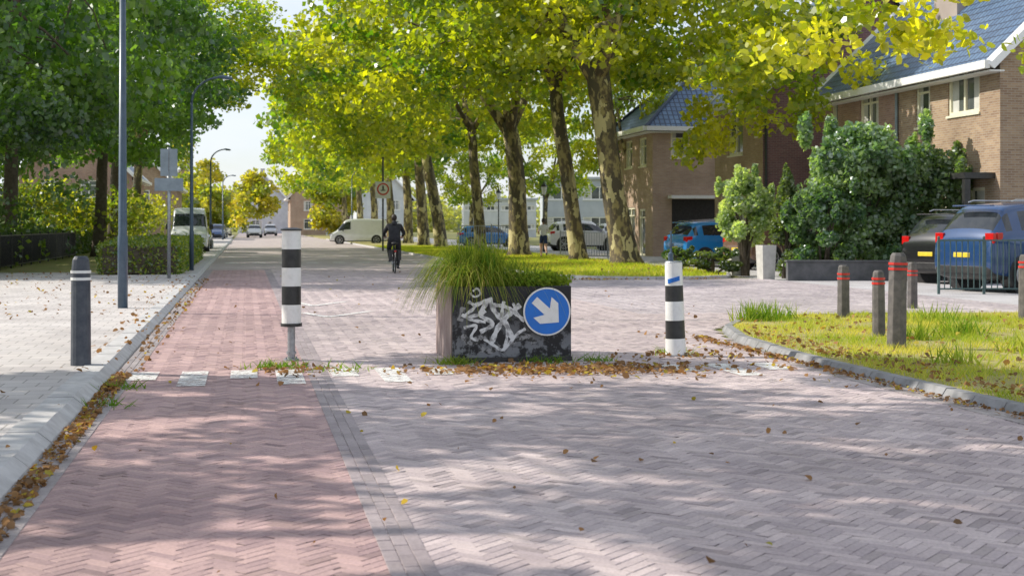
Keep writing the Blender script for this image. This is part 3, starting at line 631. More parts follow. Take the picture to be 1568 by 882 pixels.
hs(6.5,215,8.5,12,5.8,5,'roofred','brC'); hs(-1.5,262,9,12,6,5,'roofred','stucco'); hs(8,240,9,14,6,5.5,'roof','brB'); hs(17,230,9,14,6,5,'roofred','stucco'); hs(-14,230,9,12,6,5,'roof','brC'); hs(15.6,205,8,10,5.5,4.5,'roofred','stucco')
hs(-16,150,9,12,5.5,4.5,'roofred','brA'); hs(-18,118,9,14,5.5,4.5,'roof','brA2')
cen=[];sg=[]
for i in range(150):
    x=rg.uniform(-160,120); y=rg.uniform(285,340); h=rg.uniform(4,9)
    for k in range(3): cen.append((x+rg.uniform(-4,4),y,rg.uniform(1,h))); sg.append((3,3,1.9))
mkobj('distant_trees',cloud('distant_trees',cen,sg,100,(.5,1.1),(.14,.19,.12),(.30,.29,.14),M['leaf'],seed=8))
cen=[];sg=[]
for (x,y,h,r) in [(-34,185,8,4),(-37,170,7,4),(-24,190,8,3.6),(-46,200,13,5),(-30,230,8,4)]:
    for k in range(34):
        a=rg.uniform(0,6.28); t=rg.random(); q=r*math.sin(math.pi*(.15+.8*t))*rg.random()**.5; cen.append((x+math.cos(a)*q,y+math.sin(a)*q,1+t*(h-1))); sg.append((r*.22,r*.22,.55))
mkobj('distant_trees',cloud('distant_trees',cen,sg,100,(.3,.6),(.12,.18,.04),(.38,.32,.06),M['leaf'],seed=9))

# ---------------------------------------------------------------- street furniture
def lamp(u,v,h=6.3,r=.075,z0=.1):
    e=empty('street_lamp',W(v,u,z0),TH); b=MB()
    b.tube([(0,0,0),(0,0,1.2),(0,0,1.25),(0,0,h-.9)],[r*1.05,r*1.05,r*.9,r*.62],14)
    pts=[(0,0,h-.9)]+[(.95*(1-math.cos(t)),0,h-.9+.95*math.sin(t)*.85) for t in np.linspace(.1,1.45,8)]
    b.tube(pts,[r*.6]*4+[r*.5]*5,10); b.obj('pole',[M['bluegrey']],e,smooth=True)
    b=MB(); x=pts[-1][0];z=pts[-1][2]; b.tube([(x-.05,0,z),(x+.1,0,z+.01),(x+.35,0,z-.03),(x+.42,0,z-.05)],[.04,.075,.07,.03],12,0,sq=.5); b.box(x+.22,0,z-.065,.22,.09,.02,1); b.obj('lantern_head',[M['bluegrey'],M['head']],e,smooth=False)
lamp(24.85,-2.05,6.6,.08); lamp(45.2,-1.66,6.1,.065); lamp(92,-2.2); lamp(140,-2.2); lamp(118,8.6,6.1,.06)
e=empty('traffic_sign',W(-2.0,38.6,.1),TH); b=MB(); b.tube([(0,0,0),(0,0,3.45)],.045,10); b.obj('post',[M['galv']],e,smooth=True)
b=MB(); b.box(-.115,-.065,3.05,.21,.02,.72,0); b.box(.115,-.065,3.05,.21,.02,.72,0); b.box(0,-.065,2.47,.74,.02,.34,0); b.box(0,-.045,2.47,.6,.02,.05,1); b.box(0,-.045,3.2,.4,.02,.05,1); b.box(0,-.045,2.9,.4,.02,.05,1); b.obj('plates',[M['signback'],M['galv']],e,bevel=.006)
e=empty('no_parking_sign',W(7.75,81.9,.02),TH); b=MB(); b.tube([(0,0,0),(0,0,5.4)],.055,10); b.obj('post',[M['black']],e)
def discf(b,c,r,mi,n=32,y=0,r0=0):
    vs=[(c[0]+r*math.cos(2*math.pi*i/n),y,c[1]+r*math.sin(2*math.pi*i/n)) for i in range(n)]
    if r0:
        vs+=[(c[0]+r0*math.cos(2*math.pi*i/n),y,c[1]+r0*math.sin(2*math.pi*i/n)) for i in range(n)]; b.add(vs,[(i,(i+1)%n,n+(i+1)%n,n+i) for i in range(n)],mi)
    else: b.add(vs,[tuple(range(n))],mi)
b=MB(); b.box(0,-.08,3.5,.86,.02,.96,0); discf(b,(0,3.55),.35,1,y=-.094,r0=.27); b.box(0,-.094,3.62,.09,.004,.26,2); b.box(0,-.094,3.48,.26,.004,.05,2); b.obj('plate',[M['white'],M['red'],M['black']],e)
def bollard(name,X,Y,h,w,z0,mat,bands,bm,rot=.2,lean=0):
    e=empty(name,(X,Y,z0),rot); e.rotation_euler[1]=lean
    b=MB(); pr=[(0,w/2),(h*.86,w/2*.93),(h*.97,w/2*.8),(h,w/2*.6)]
    b.tube([(0,0,z) for z,r in pr],[r for z,r in pr],16 if mat=='boll' else 8,0); b.obj('post',[M[mat]],e,bevel=.006)
    b=MB()
    for z in bands: b.tube([(0,0,z),(0,0,z+.028)],w/2*.96+.004,16 if mat=='boll' else 8,0)
    b.obj('reflective_bands',[M[bm]],e)
bollard('bollard',-4.32,14.25,1.1,.2,.09,'boll',(.86,.93),'white',.2)
bollard('wooden_bollard',4.46,16.5,1.12,.235,.06,'wood',(.92,.98),'red',.1,.02)
bollard('wooden_bollard',4.72,18.3,.86,.17,.06,'wood',(.68,.74),'red',.5,-.01)
bollard('wooden_bollard',5.15,22.1,.82,.2,.06,'wood',(.60,.67),'red',.3)
bollard('wooden_bollard',7.15,25.4,.84,.19,.0,'wood',(.6,.67),'red',.3)
bollard('wooden_bollard',7.72,21.4,1.0,.2,.06,'wood',(.8,.87),'red',.3)
e=empty('striped_beacon',(-2.42,15.6,.018)); b=MB()
b.tube([(0,0,0),(0,0,.02)],.085,20,0); b.tube([(0,0,.02),(0,0,.42)],.042,16,0); b.tube([(0,0,.07),(0,0,.10)],.055,16,0)
for a in range(4): b.tube([(.065*math.cos(a*1.57+.7),.065*math.sin(a*1.57+.7),.02),(.065*math.cos(a*1.57+.7),.065*math.sin(a*1.57+.7),.04)],.01,6,0)
b.obj('post',[M['galv']],e)
b=MB(); z=.41
b.tube([(0,0,z-.035),(0,0,z)],.118,24,1)
for i in range(5): b.tube([(0,0,z+i*.2025),(0,0,z+(i+1)*.2025)],.105,40,0 if i%2==0 else 1,cap=False)
b.tube([(0,0,z+1.0125),(0,0,z+1.03),(0,0,z+1.045)],[.118,.118,.06],24,1); b.obj('striped_tube',[M['white'],M['black']],e)
e=empty('striped_beacon',(1.86,16.15,.018)); e.rotation_euler[1]=-.025; b=MB()
zz=[0,.2,.405,.62,.80,1.06]; rr=[.118,.112,.108,.104,.101,.098]
for i in range(5): b.tube([(0,0,zz[i]),(0,0,zz[i+1])],[rr[i],rr[i+1]],40,(0,1,0,1,0)[i],cap=False)
b.tube([(0,0,1.06),(0,0,1.075)],[.102,.09],24,2); b.tube([(0,0,0),(0,0,.02)],.13,24,2); b.obj('striped_tube',[M['white'],M['black'],M['galv']],e)
b=MB(); b.tube([(-.03,0,1.07),(-.03,0,1.16),(-.025,0,1.18),(-.02,0,1.42)],[.03,.03,.013,.011],10,0); b.tube([(-.02,0,1.24),(-.02,0,1.28)],.03,10,0); b.obj('broken_lamp_stub',[M['bluegrey']],e)
b=MB()
for i in range(9):
    a=-2.3+i*.15
    b.box(.105*math.cos(a),.105*math.sin(a),.85+i*.004,.014,.006,.05,0,Matrix.Rotation(a+1.57,3,'Z'))
b.obj('sticker_lettering',[M['signblue']],e)

# planter
e=empty('planter_box',(-.64,15.3,.018),TH); w=1.31;h=.82;t=.05
b=MB()
b.box(w/2,t/2,h/2,w,t,h,0); b.box(w/2,w-t/2,h/2,w,t,h,0); b.box(t/2,w/2,h/2,t-.002,w-2*t,h,1); b.box(w-t/2,w/2,h/2,t,w-2*t,h,0)
b.obj('steel_walls',[M['planter'],M['planterside']],e,bevel=.008)
b=MB(); b.box(-.004,w/2+.02,h/2,.006,w-.06,h-.01,0); b.obj('side_panel',[M['planterside']],e)
b=MB(); b.box(w/2,w/2,h-.08,w-2*t-.01,w-2*t-.01,.06,0); b.obj('soil',[M['verge']],e)
b=MB(); b.box(w/2,-.012,.03,w+.01,.02,.05,0); b.obj('edge_trim',[M['black']],e)
b=MB()
def strip(pts,wd,y,mi):
    P=[Vector((p[0],0,p[1])) for p in pts]; Q=[]
    for i in range(len(P)-1):
        p0=P[max(i-1,0)];p1=P[i];p2=P[i+1];p3=P[min(i+2,len(P)-1)]
        for k in range(6):
            s=k/6; Q.append(.5*((2*p1)+(-p0+p2)*s+(2*p0-5*p1+4*p2-p3)*s*s+(-p0+3*p1-3*p2+p3)*s**3))
    Q.append(P[-1]); L=[];R=[]
    for i,p in enumerate(Q):
        tg=(Q[min(i+1,len(Q)-1)]-Q[max(i-1,0)]).normalized(); nn=Vector((-tg.z,0,tg.x))*wd/2*(1+.2*math.sin(i*1.7)); L.append((p.x+nn.x,y,p.z+nn.z)); R.append((p.x-nn.x,y,p.z-nn.z))
    n=len(Q); b.add(L+R,[(i,i+1,n+i+1,n+i) for i in range(n-1)],mi)
y=-.0055
for pts,wd in [([(.17,.66),(.24,.60),(.13,.5),(.30,.52),(.36,.56)],.034),([(.22,.77),(.27,.80),(.30,.74),(.24,.71),(.19,.75)],.02),([(.25,.62),(.38,.66),(.30,.52),(.44,.42),(.30,.33)],.045),
   ([(.40,.70),(.46,.55),(.58,.42),(.66,.24)],.052),([(.74,.62),(.60,.50),(.50,.38),(.42,.20)],.055),([(.44,.62),(.58,.60),(.70,.52),(.79,.44)],.042),([(.10,.52),(.22,.46),(.36,.44)],.034),
   ([(.34,.26),(.46,.18),(.56,.14),(.70,.30),(.80,.36)],.032),([(.56,.66),(.54,.50),(.60,.34),(.56,.12)],.034),([(.12,.38),(.26,.40),(.20,.28),(.28,.24)],.03),([(.66,.64),(.74,.48),(.86,.5)],.026)]:
    strip(pts,wd,y,0); y-=.0006
for pts,wd in [([(.1,.3),(.2,.22),(.35,.3)],.07),([(.08,.45),(.12,.6)],.06),([(.62,.2),(.8,.28),(.9,.2)],.065),([(.3,.15),(.42,.12),(.5,.2)],.06),([(.48,.48),(.62,.56)],.07)]:
    strip(pts,wd,-.003,1)
b.obj('graffiti',[simple('graffiti_silver',(.70,.71,.73),.5,(.30,.30,.31),14,lo=.48,hi=.62),simple('graffiti_grey',(.28,.28,.29),.6,(.03,.03,.03),16,lo=.45,hi=.55)],e)
b=MB(); cx,cz=1.03,.545
b.tube([(cx,-.03,cz),(cx,-.045,cz)],.262,48,0); discf(b,(cx,cz),.245,1,48,-.0475)
a=math.radians(-42); ux,uz=math.cos(a),math.sin(a); px,pz=-uz,ux
def AP(s,tt): return (cx+ux*s+px*tt,-.051,cz+uz*s+pz*tt)
b.add([AP(-.19,-.045),AP(.0,-.045),AP(.0,.045),AP(-.19,.045)],[(0,1,2,3)],0)
b.add([AP(.0,-.045),AP(-.07,-.15),AP(.03,-.15),AP(.175,0),AP(.03,.15),AP(-.07,.15),AP(.0,.045)],[(0,1,2,3),(0,3,6),(3,4,5,6)],0)
b.obj('direction_sign_disc',[M['white'],M['signblue']],e)
rng=np.random.default_rng(9)
Qs=[];Cs=[]
def arcs(n,cx,cy,sp,hmin,hmax,wd,out,cola,colb,z0,bias=0):
    for i in range(n):
        a=rng.uniform(0,2*math.pi)
        if bias and rng.random()<bias: a=rng.normal(math.pi*1.1,.7)
        bx=cx+rng.normal(0,sp); by=cy+rng.normal(0,sp); bx=min(max(bx,.07),w-.07);by=min(max(by,.07),w-.07); H=rng.uniform(hmin,hmax); O=rng.uniform(.2,1)*out
        seg=8; pr=None; ww=rng.uniform(*wd); da=np.array([math.cos(a),math.sin(a)]); pn=np.array([-da[1],da[0]]); col=np.array(cola)*(1-(q:=rng.random()))+np.array(colb)*q
        for k in range(seg+1):
            t=k/seg; r=O*t**1.1; z=z0+H*(1.9*t-1.75*t*t*(.5+O*1.05)); wk=ww*(1-t*.85)
            p=np.array([bx+da[0]*r,by+da[1]*r]); l=np.array([*(p-pn*wk/2),z]); rr_=np.array([*(p+pn*wk/2),z])
            if pr is not None: Qs.append(np.stack([pr[0],pr[1],rr_,l])); Cs.append(col)
            pr=(l,rr_)
arcs(1250,.28,.36,.15,.44,.84,(.008,.015),.8,(.06,.15,.02),(.36,.40,.07),h-.05,.35)
arcs(220,.2,.3,.13,.3,.6,(.006,.011),.75,(.4,.34,.12),(.6,.5,.22),h-.05,.45)
arcs(300,.72,.5,.18,.25,.5,(.008,.014),.5,(.05,.14,.02),(.28,.33,.06),h-.05)
mkobj('ornamental_grass',soup_mesh('ornamental_grass',np.array(Qs),M['grass'],np.array(Cs)),e)
cen=[(rng.uniform(.6,1.28),rng.uniform(.03,1.2),h+rng.uniform(-.02,.09)) for _ in range(34)]
mkobj('ground_cover_plant',cloud('ground_cover',cen,[(.09,.09,.04)]*34,110,(.02,.05),(.06,.15,.02),(.26,.33,.05),M['grass'],seed=3),e)

def railing(name,loc,rot,L,h,mat,step=.11,post=2.0,r=.009,rails=(.12,1)):
    e=empty(name,loc,rot); b=MB()
    for x in np.arange(0,L+.01,post): b.box(x,0,h/2,.05,.05,h,0); b.sphere((x,0,h+.03),.035,0,8,6)
    for z in rails: b.box(L/2,0,h*z-.03,L,.03,.035,0)
    for x in np.arange(step,L,step): b.tube([(x,0,h*rails[0]-.02),(x,0,h*rails[1]-.03)],r,5,0,cap=False)
    b.obj('bars',[M[mat]],e); return e
M['railgreen']=simple('railing_green',(.045,.09,.09),.5,(.08,.13,.13),9)
railing('metal_railing',(9.3,31.0,0),.04,8,1.2,'railgreen',.13,1.0,.013)
p=W(-7.5,22,.1); railing('iron_fence',p,TH+math.pi/2,44,1.1,'black',.13,2.2,.011)
railing('metal_railing',(-2.6,70,0),.1,3.2,1.5,'galv',.12,1.6,.014)
railing('metal_railing',(2.2,64.5,0),.15,2.2,1.2,'galv',.12,1.1,.014)
def lantern(loc,h):
    e=empty('lantern_post',loc); b=MB(); b.tube([(0,0,0),(0,0,.5),(0,0,.55),(0,0,h-.6)],[.09,.07,.045,.035],10,0); b.tube([(-.25,0,h-.75),(.25,0,h-.75)],.015,6,0)
    b.tube([(0,0,h-.6),(0,0,h-.55),(0,0,h-.15)],[.06,.1,.17],6,1); b.tube([(0,0,h-.15),(0,0,h-.05),(0,0,h+.05),(0,0,h+.15)],[.21,.15,.05,.015],6,0); b.obj('post_and_lantern',[M['black'],M['head']],e)
lantern((1.8,80,0),3.8); lantern((-.9,95,0),3.8)

# ---------------------------------------------------------------- vehicles
def vehicle(name,loc,rot,L,Wd,H,col,kind='hatch'):
    e=empty(name,loc,rot); w=Wd/2
    if kind in('hatch','suv'):
        S=[(-.500,.36,.62,.64,.88,.80),(-.492,.27,.85,.87,.94,.82),(-.475,.22,.94,1.00,.97,.80),(-.40,.19,.95,1.38,1,.72),(-.375,.19,.95,1.43,1,.72),(-.33,.19,.95,1.46,1,.73),(-.20,.19,.94,1.49,1,.74),(-.06,.19,.93,1.50,1,.74),(-.035,.19,.93,1.50,1,.74),(.08,.19,.92,1.46,1,.73),(.12,.19,.92,1.42,1,.72),(.26,.19,.90,.96,1,.82),(.29,.19,.89,.93,.99,.80),(.42,.21,.80,.84,.96,.76),(.475,.24,.68,.71,.90,.70),(.50,.32,.52,.54,.80,.62)]
        base=1.5; side={(3,4):1,(5,6):1,(6,7):1,(8,9):1,(9,10):1,(10,11):1}; top={(2,3),(10,11)}
    else:
        S=[(-.500,.40,.70,.72,.92,.90),(-.495,.30,1.15,2.05,.97,.84),(-.485,.24,1.2,2.28,1,.84),(-.30,.22,1.2,2.34,1,.85),(-.05,.22,1.2,2.36,1,.85),(.10,.22,1.2,2.34,1,.85),(.13,.22,1.2,2.33,1,.85),(.21,.22,1.2,2.27,1,.82),(.24,.22,1.2,2.18,1,.80),(.37,.22,1.16,1.26,.99,.84),(.40,.22,1.12,1.20,.98,.8),(.475,.24,.95,1.0,.93,.74),(.495,.28,.7,.74,.88,.7),(.50,.36,.52,.55,.82,.66)]
        base=2.36; side={(6,7):1,(7,8):1,(8,9):1}; top={(8,9)}
    k=H/base; vs=[];fs=[];mi=[]; paint=paintm(name+'_paint',col)
    def half(s):
        t,z0,zb,zt,wf,wt=s; W_=w*wf; wt=w*wt
        return [(0,z0),(W_*.86,z0),(W_*.985,z0+.08),(W_,z0+.2),(W_*1.0,zb*.72+z0*.2),(W_*.965,zb-.015),(W_*.955 if zt>zb+.12 else W_*.9,zb+.005 if zt>zb+.12 else zb+(zt-zb)*.4),(wt+.012,zt-.05 if zt>zb+.12 else zt-.012),(wt*.9,zt-.005),(wt*.45,zt+.018),(0,zt+.022)]
    for s in S:
        h=half(s); ring=[(y,z) for y,z in h]+[(-y,z) for y,z in h[-2:0:-1]]
        n=len(ring); vs+=[(s[0]*L,y,z*k) for y,z in ring]
    nh=11
    for i in range(len(S)-1):
        for j in range(n):
            jj=(j+1)%n; fs.append((i*n+j,(i+1)*n+j,(i+1)*n+jj,i*n+jj))
            seg=j if j<nh-1 else n-1-j; m=0
            if seg<=1: m=2
            if seg==6 and (i,i+1) in side: m=1
            if seg==6 and (i,i+1)==(7,8) and kind!='van': m=2
            if seg>=7 and (i,i+1) in top: m=1
            mi.append(m)
    fs.append(tuple(range(n))); mi.append(0); fs.append(tuple((len(S)-1)*n+q for q in range(n-1,-1,-1))); mi.append(0)
    b=MB(); b.add(vs,fs); b.m=mi; o=b.obj('body',[paint,M['carglass'],M['black']],e,smooth=True)
    ss=o.modifiers.new('s','SUBSURF'); ss.levels=1; ss.render_levels=2
    wr=.33 if kind=='hatch' else (.40 if kind=='suv' else .34)
    b=MB()
    fx,rx=.33*L,-.31*L
    for x in(fx,rx):
        for sg in(-1,1):
            b.tube([(x,sg*(w-.3),wr),(x,sg*(w+.004),wr)],wr+.06,28,0)
            b.tube([(x,sg*(w-.2),wr),(x,sg*(w-.01),wr),(x,sg*(w+.018),wr),(x,sg*(w+.022),wr)],[wr,wr,wr-.03,wr-.08],28,1)
            b.tube([(x,sg*(w+.012),wr),(x,sg*(w+.028),wr)],wr*.62,24,0); b.torus((x,sg*(w+.024),wr),wr*.66,.022,(0,1,0),2,24,6); b.tube([(x,sg*(w+.02),wr),(x,sg*(w+.038),wr)],.05,10,2)
            for q in range(5):
                a=q*2*math.pi/5; b.tube([(x,sg*(w+.03),wr),(x+math.cos(a)*wr*.65,sg*(w+.028),wr+math.sin(a)*wr*.65)],[.03,.022],5,2)
    b.obj('wheels',[M['black'],M['rubber'],M['rim']],e)
    b=MB()
    if kind!='van':
        for sg in(-1,1):
            b.box(-.478*L,sg*w*.80,.90*k,.10,w*.26,.17*k,0); b.box(-.45*L,sg*w*.925,.93*k,.16,.05,.12*k,0)
            b.box(.455*L,sg*w*.72,.66*k,.14,w*.30,.13*k,1); b.box(.22*L,sg*(w+.07),.98*k,.10,.16,.11,3)
            for q in(-.17,.06): b.box(q*L,sg*(w-.004),.80*k,.16,.025,.025,3)
        b.box(-.499*L,0,.62*k,.03,.50,.11,2); b.box(-.497*L,0,.38*k,.05,w*1.4,.16,4); b.box(.5*L,0,.45*k,.03,w*1.1,.18,4); b.box(-.43*L,0,1.44*k,.14,w*1.2,.03,3)
        if kind=='suv':
            for sg in(-1,1): b.tube([(-.33*L,sg*w*.68,1.5*k+.01),(-.30*L,sg*w*.68,1.5*k+.05),(.03*L,sg*w*.68,1.5*k+.05),(.07*L,sg*w*.68,1.48*k)],.018,6,5)
    else:
        for sg in(-1,1):
            b.box(-.497*L,sg*w*.9,1.0*k,.04,.10,.5,0); b.box(.455*L,sg*w*.74,.88*k,.16,w*.34,.26*k,1); b.box(.27*L,sg*(w+.13),1.38*k,.10,.2,.28,4)
        b.box(.497*L,0,.72*k,.04,w*.9,.18,4); b.box(.50*L,0,.42*k,.05,w*1.5,.2,4); b.box(.508*L,0,.52*k,.03,.5,.11,2)
        b.box(.50*L,0,.9*k,.03,.14,.12,5)
    b.obj('lights_and_trim',[M['tail'],M['head'],M['plate'],paint,M['black'],M['rim']],e,bevel=.015)
    return e
H_=math.pi/2
vehicle('parked_van',W(-3.0,79,0),-H_+TH+.03,5.4,2.0,2.42,(.75,.77,.79),'van')
vehicle('parked_car',W(-2.9,87,0),-H_+TH,4.3,1.8,1.5,(.02,.02,.022))
vehicle('parked_van',(-12.2,113,0),math.pi+.12,4.5,1.85,2.0,(.8,.8,.8),'van')
vehicle('parked_car',(7.75,52.3,.0),.40,4.1,1.8,1.66,(.02,.24,.62))
vehicle('parked_car',(9.4,48.6,.0),.45,4.2,1.8,1.68,(.18,.10,.07),'suv')
vehicle('parked_car',(9.0,60,.0),.3,4.3,1.8,1.75,(.02,.05,.14))
vehicle('parked_car',(12.3,33.0,.0),.45,4.9,1.95,2.02,(.012,.055,.17),'suv')
vehicle('parked_car',(12.6,37.4,.0),.5,4.7,1.9,1.85,(.012,.012,.015),'suv')
vehicle('parked_car',(4.2,84,0),.2,4.4,1.8,1.75,(.78,.78,.79),'suv')
vehicle('parked_car',(7.5,92,0),.2,4.3,1.8,1.65,(.75,.75,.77))
vehicle('parked_car',(-1.6,98,0),.15,4.3,1.8,1.5,(.06,.22,.5))
for (v,u,c,k) in [(-3,150,(.05,.1,.25),'hatch'),(1.0,175,(.7,.7,.7),'suv'),(-3,165,(.03,.03,.03),'hatch'),(3.4,205,(.5,.5,.52),'hatch'),(-2.8,190,(.6,.6,.62),'hatch')]:
    vehicle('car',W(v,u,0),-H_+TH,4.3,1.8,1.6,c,k)

# ---------------------------------------------------------------- people
def skin_body(e,name,J,E,matf,mats):
    me=bpy.data.meshes.new(name); names=list(J); idx={k:i for i,k in enumerate(names)}
    me.from_pydata([J[k][0] for k in names],[(idx[a],idx[b_]) for a,b_ in E],[])
    o=bpy.data.objects.new(name,me); COL.objects.link(o)
    o.modifiers.new('skin','SKIN')
    sv=me.skin_vertices[0].data
    for i,k in enumerate(names):
        r=J[k][1]; sv[i].radius=(r,r) if not isinstance(r,tuple) else r; sv[i].use_root=(i==0)
    s=o.modifiers.new('sub','SUBSURF'); s.levels=2; s.render_levels=2
    dg=bpy.context.evaluated_depsgraph_get(); dg.update(); nm=bpy.data.meshes.new_from_object(o.evaluated_get(dg))
    bpy.data.objects.remove(o)
    nm.materials.clear()
    for m in mats: nm.materials.append(m)
    for p in nm.polygons: p.material_index=matf(p.center); p.use_smooth=True
    o=mkobj(name,nm,e); return o
def hand(b,wp,dr,side,mi=0,curl=.8):
    wp=Vector(wp); d=Vector(dr).normalized(); up=Vector((0,0,1)); lat=d.cross(up)
    if lat.length<.1: lat=Vector((0,1,0))
    lat.normalize(); dn=lat.cross(d)
    if dn.z>0: dn=-dn
    b.tube([wp-d*.01,wp+d*.03,wp+d*.085],[.026,.042,.036],10,mi,sq=.5)
    for i in range(4):
        s=wp+d*.08+lat*(i-1.5)*.019; L=(.068,.078,.073,.058)[i]
        p1=s+d*L*.5+dn*L*.15; p2=p1+(d*(1-curl)+dn*curl)*L*.35; p3=p2+(dn-d*curl*.6).normalized()*L*.28; b.tube([s-d*.02,s,p1,p2,p3],[.009,.0095,.009,.008,.006],6,mi)
    s=wp+d*.03+lat*side*.03; b.tube([s-lat*side*.01,s+lat*side*.022+d*.022,s+lat*side*.02+d*.05+dn*.015,s+lat*side*.005+d*.07+dn*.03],[.013,.012,.010,.007],6,mi)
def headb(e,c,yaw=0,hair='short'):
    b=MB(); b.sphere((c[0],c[1],c[2]),(.076,.095,.115),0,18,14); b.sphere((c[0],c[1]+.035,c[2]-.06),(.05,.055,.05),0,12,8)
    b.tube([(c[0],c[1]+.09,c[2]+.02),(c[0],c[1]+.112,c[2]-.02),(c[0],c[1]+.09,c[2]-.03)],[.008,.016,.012],8,0)
    for sg in(-1,1): b.sphere((c[0]+sg*.079,c[1]-.005,c[2]-.005),(.01,.02,.03),0,8,6); b.sphere((c[0]+sg*.03,c[1]+.084,c[2]+.005),(.013,.01,.008),2,8,6)
    b.box(c[0],c[1]+.088,c[2]-.065,.045,.012,.010,3)
    b.sphere((c[0],c[1]-.018,c[2]+.022),(.088,.098,.112),1,18,12)
    if hair=='pony': b.tube([(c[0],c[1]-.1,c[2]+.05),(c[0],c[1]-.15,c[2]),(c[0]+.01,c[1]-.14,c[2]-.14)],[.02,.035,.01],8,1)
    b.obj('head',[M['skin'],M['hairm'],M['white'],M['red']],e,smooth=True)
e=empty('cyclist',(-3.68,44.4,.02),TH-.05)
J={'pel':((0,-.18,1.0),(.17,.14)),'sp':((0,-.14,1.18),(.16,.125)),'ch':((0,-.06,1.38),(.19,.135)),'nk':((0,-.02,1.52),.065),'hd':((0,0,1.58),.06),
 'sl':((-.19,-.05,1.45),.085),'el':((-.32,.10,1.22),.06),'wl':((-.27,.34,1.13),.036),'sr':((.19,-.05,1.45),.085),'er':((.32,.10,1.22),.06),'wr':((.27,.34,1.13),.036),
 'hl':((-.11,-.14,.95),.115),'kl':((-.15,.24,.78),.08),'al':((-.12,.08,.40),.048),'tl':((-.12,.2,.35),.04),'hr':((.11,-.14,.95),.115),'kr':((.15,.20,.60),.08),'ar':((.12,.02,.20),.048),'tr':((.12,.14,.15),.04)}
E=[('pel','sp'),('sp','ch'),('ch','nk'),('nk','hd'),('ch','sl'),('sl','el'),('el','wl'),('ch','sr'),('sr','er'),('er','wr'),('pel','hl'),('hl','kl'),('kl','al'),('al','tl'),('pel','hr'),('hr','kr'),('kr','ar'),('ar','tr')]
skin_body(e,'body',J,E,lambda c:1 if (c[2]<.24 and c[0]>0) or (c[2]<.42 and c[0]<0 ) else 0,[M['cloth'],M['shoe']])
headb(e,(0,.02,1.69)); b=MB(); hand(b,(-.27,.34,1.13),(0,1,-.25),1); hand(b,(.27,.34,1.13),(0,1,-.25),-1); b.obj('hands',[M['skin']],e,smooth=True)
b=MB(); b.tube([(0,-.06,1.46),(0,-.03,1.56),(0,-.01,1.60)],[.10,.085,.07],12,0); b.obj('scarf',[M['cloth']],e,smooth=True)
e2=empty('bicycle',(-3.68,44.4,.02),TH-.05); b=MB()
for yy in(-.55,.58):
    b.torus((0,yy,.34),.325,.02,(1,0,0),0,36,8); b.torus((0,yy,.34),.30,.011,(1,0,0),1,36,6); b.tube([(-.05,yy,.34),(.05,yy,.34)],.022,8,1)
    for q in range(14): a=q*2*math.pi/14; b.tube([(0,yy,.34),(0,yy+math.cos(a)*.3,.34+math.sin(a)*.3)],.0018,3,1)
fr=[[(0,.46,.85),(0,.02,.28)],[(0,-.20,.88),(0,.02,.28)],[(0,-.16,.72),(0,.44,.74)],[(.05,-.55,.34),(.02,.02,.28)],[(-.05,-.55,.34),(-.02,.02,.28)],[(.05,-.55,.34),(.02,-.17,.75)],[(-.05,-.55,.34),(-.02,-.17,.75)],[(.04,.58,.34),(.03,.48,.72)],[(-.04,.58,.34),(-.03,.48,.72)],[(0,.48,.7),(0,.42,1.05)]]
for f in fr: b.tube(f,.017,8,2)
b.tube([(-.29,.30,1.08),(-.28,.42,1.10),(-.1,.44,1.08),(0,.42,1.06),(.1,.44,1.08),(.28,.42,1.10),(.29,.30,1.08)],.014,8,1)
b.box(0,-.5,.72,.16,.42,.02,2); b.tube([(.07,-.6,.72),(.05,-.55,.36)],.008,5,2); b.tube([(-.07,-.6,.72),(-.05,-.55,.36)],.008,5,2)
b.sphere((0,-.22,.92),(.11,.15,.045),2,12,8); b.box(0,-.74,.68,.07,.03,.05,3)
b.tube([(0,-.55+.37*math.cos(t),.34+.37*math.sin(t)) for t in np.linspace(.5,3.0,10)],.025,6,2,sq=.4)
b.tube([(-.06,.02,.28),(-.06,.08,.36),(-.16,.08,.36)],.01,6,1); b.tube([(.06,.02,.28),(.06,-.04,.20),(.16,-.04,.20)],.01,6,1); b.tube([(.03,.02,.28),(.045,.02,.28)],.09,20,1)
b.box(-.15,.10,.345,.09,.09,.025,0); b.box(.15,.04,.135,.09,.09,.025,0)
for sg in(-1,1): b.box(sg*.13,-.52,.56,.11,.34,.30,2)
b.obj('frame_and_wheels',[M['rubber'],M['rim'],M['black'],M['tail']],e2,smooth=False)
e=empty('jogger',(1.36,61.4,.06),.1)
J={'pel':((0,0,.96),(.15,.115)),'sp':((0,.0,1.12),(.12,.1)),'ch':((0,.02,1.32),(.155,.11)),'nk':((0,.02,1.47),.05),'hd':((0,.03,1.53),.05),
 'sl':((-.155,.01,1.39),.055),'el':((-.24,-.12,1.16),.042),'wl':((-.20,.10,1.08),.028),'sr':((.155,.01,1.39),.055),'er':((.23,.02,1.14),.042),'wr':((.17,.22,1.18),.028),
 'hl':((-.09,0,.90),.105),'kl':((-.09,.14,.52),.066),'al':((-.09,.06,.10),.038),'tl':((-.09,.20,.045),.035),'hr':((.09,0,.90),.105),'kr':((.09,-.04,.50),.066),'ar':((.09,-.34,.27),.038),'tr':((.09,-.40,.15),.035)}
def mf(c):
    if c[2]>1.0 and abs(c[0])<.215 and c[2]<1.47: return 0
    if c[2]>1.0: return 2
    if c[2]>.66: return 1
    if (c[2]<.12) or (c[1]<-.3 and c[2]<.25): return 3
    return 2
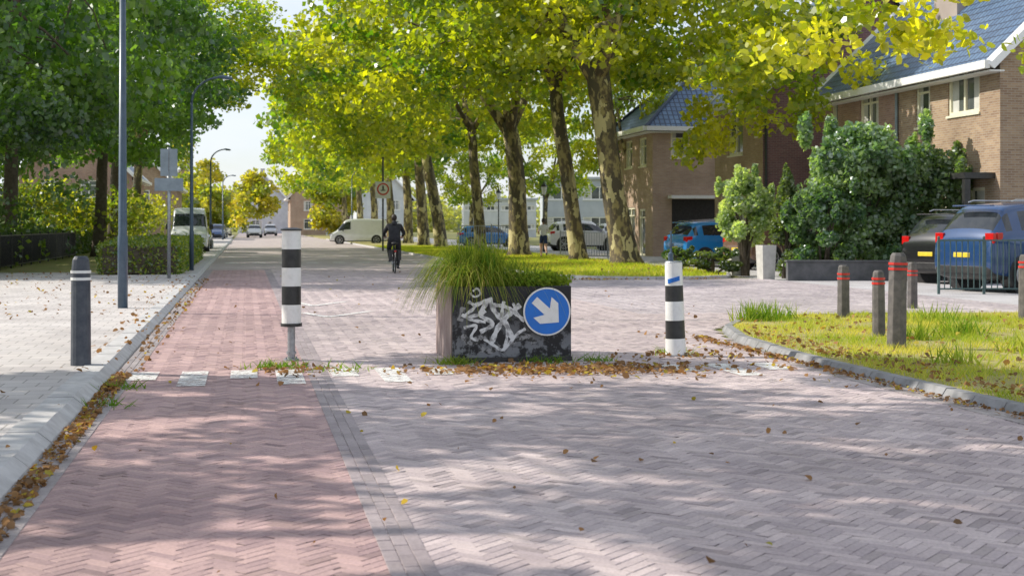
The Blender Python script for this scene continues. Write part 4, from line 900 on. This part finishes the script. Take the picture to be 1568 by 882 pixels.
skin_body(e,'body',J,E,mf,[M['wshirt'],M['navy'],M['skin'],M['shoe']])
headb(e,(0,.03,1.62),hair='pony'); b=MB(); hand(b,(-.20,.10,1.08),(.1,1,.1),1); hand(b,(.17,.22,1.18),(-.1,1,.3),-1); b.obj('hands',[M['skin']],e,smooth=True)

# ---------------------------------------------------------------- light, sky, camera
EL=math.radians(37); AZ=math.radians(-77)
w=bpy.data.worlds.new('World'); sc.world=w; w.use_nodes=True; nt=w.node_tree
sky=nt.nodes.new('ShaderNodeTexSky'); sky.sky_type='NISHITA'; sky.sun_disc=False; sky.sun_elevation=EL; sky.sun_rotation=AZ; sky.dust_density=.8; sky.air_density=1.0; sky.ozone_density=1.5
tc=N(nt,'ShaderNodeTexCoord'); mp=N(nt,'ShaderNodeMapping'); mp.inputs['Scale'].default_value=(1.2,1.2,3.5); nt.links.new(tc.outputs['Generated'],mp.inputs[0])
nz=noise(nt,mp.outputs[0],2.2,6,.6)
cl=mixc(nt,ramp(nt,nz,.34,.62,.3,.9),sky.outputs[0],(6.5,6.8,7.5))
nt.links.new(cl,nt.nodes['Background'].inputs['Color']); nt.nodes['Background'].inputs['Strength'].default_value=.15
sd=bpy.data.lights.new('sun','SUN'); sd.energy=5; sd.angle=math.radians(.5); sd.color=(1,.93,.81)
so=bpy.data.objects.new('sun',sd); COL.objects.link(so)
dv=Vector((math.sin(AZ)*math.cos(EL),math.cos(AZ)*math.cos(EL),math.sin(EL))); so.rotation_euler=dv.to_track_quat('Z','Y').to_euler(); so.location=(20,10,30)
cd=bpy.data.cameras.new('camera'); cam=bpy.data.objects.new('camera',cd); COL.objects.link(cam); sc.camera=cam
cam.location=(0,0,1.5); cam.rotation_euler=(math.pi/2,0,0); cd.lens=50; cd.sensor_width=36; cd.shift_y=-96/1568; cd.clip_end=6000
cd.dof.use_dof=True; cd.dof.focus_distance=15.5; cd.dof.aperture_fstop=4.0
sc.view_settings.view_transform='Standard'; sc.view_settings.look='None'; sc.view_settings.exposure=0
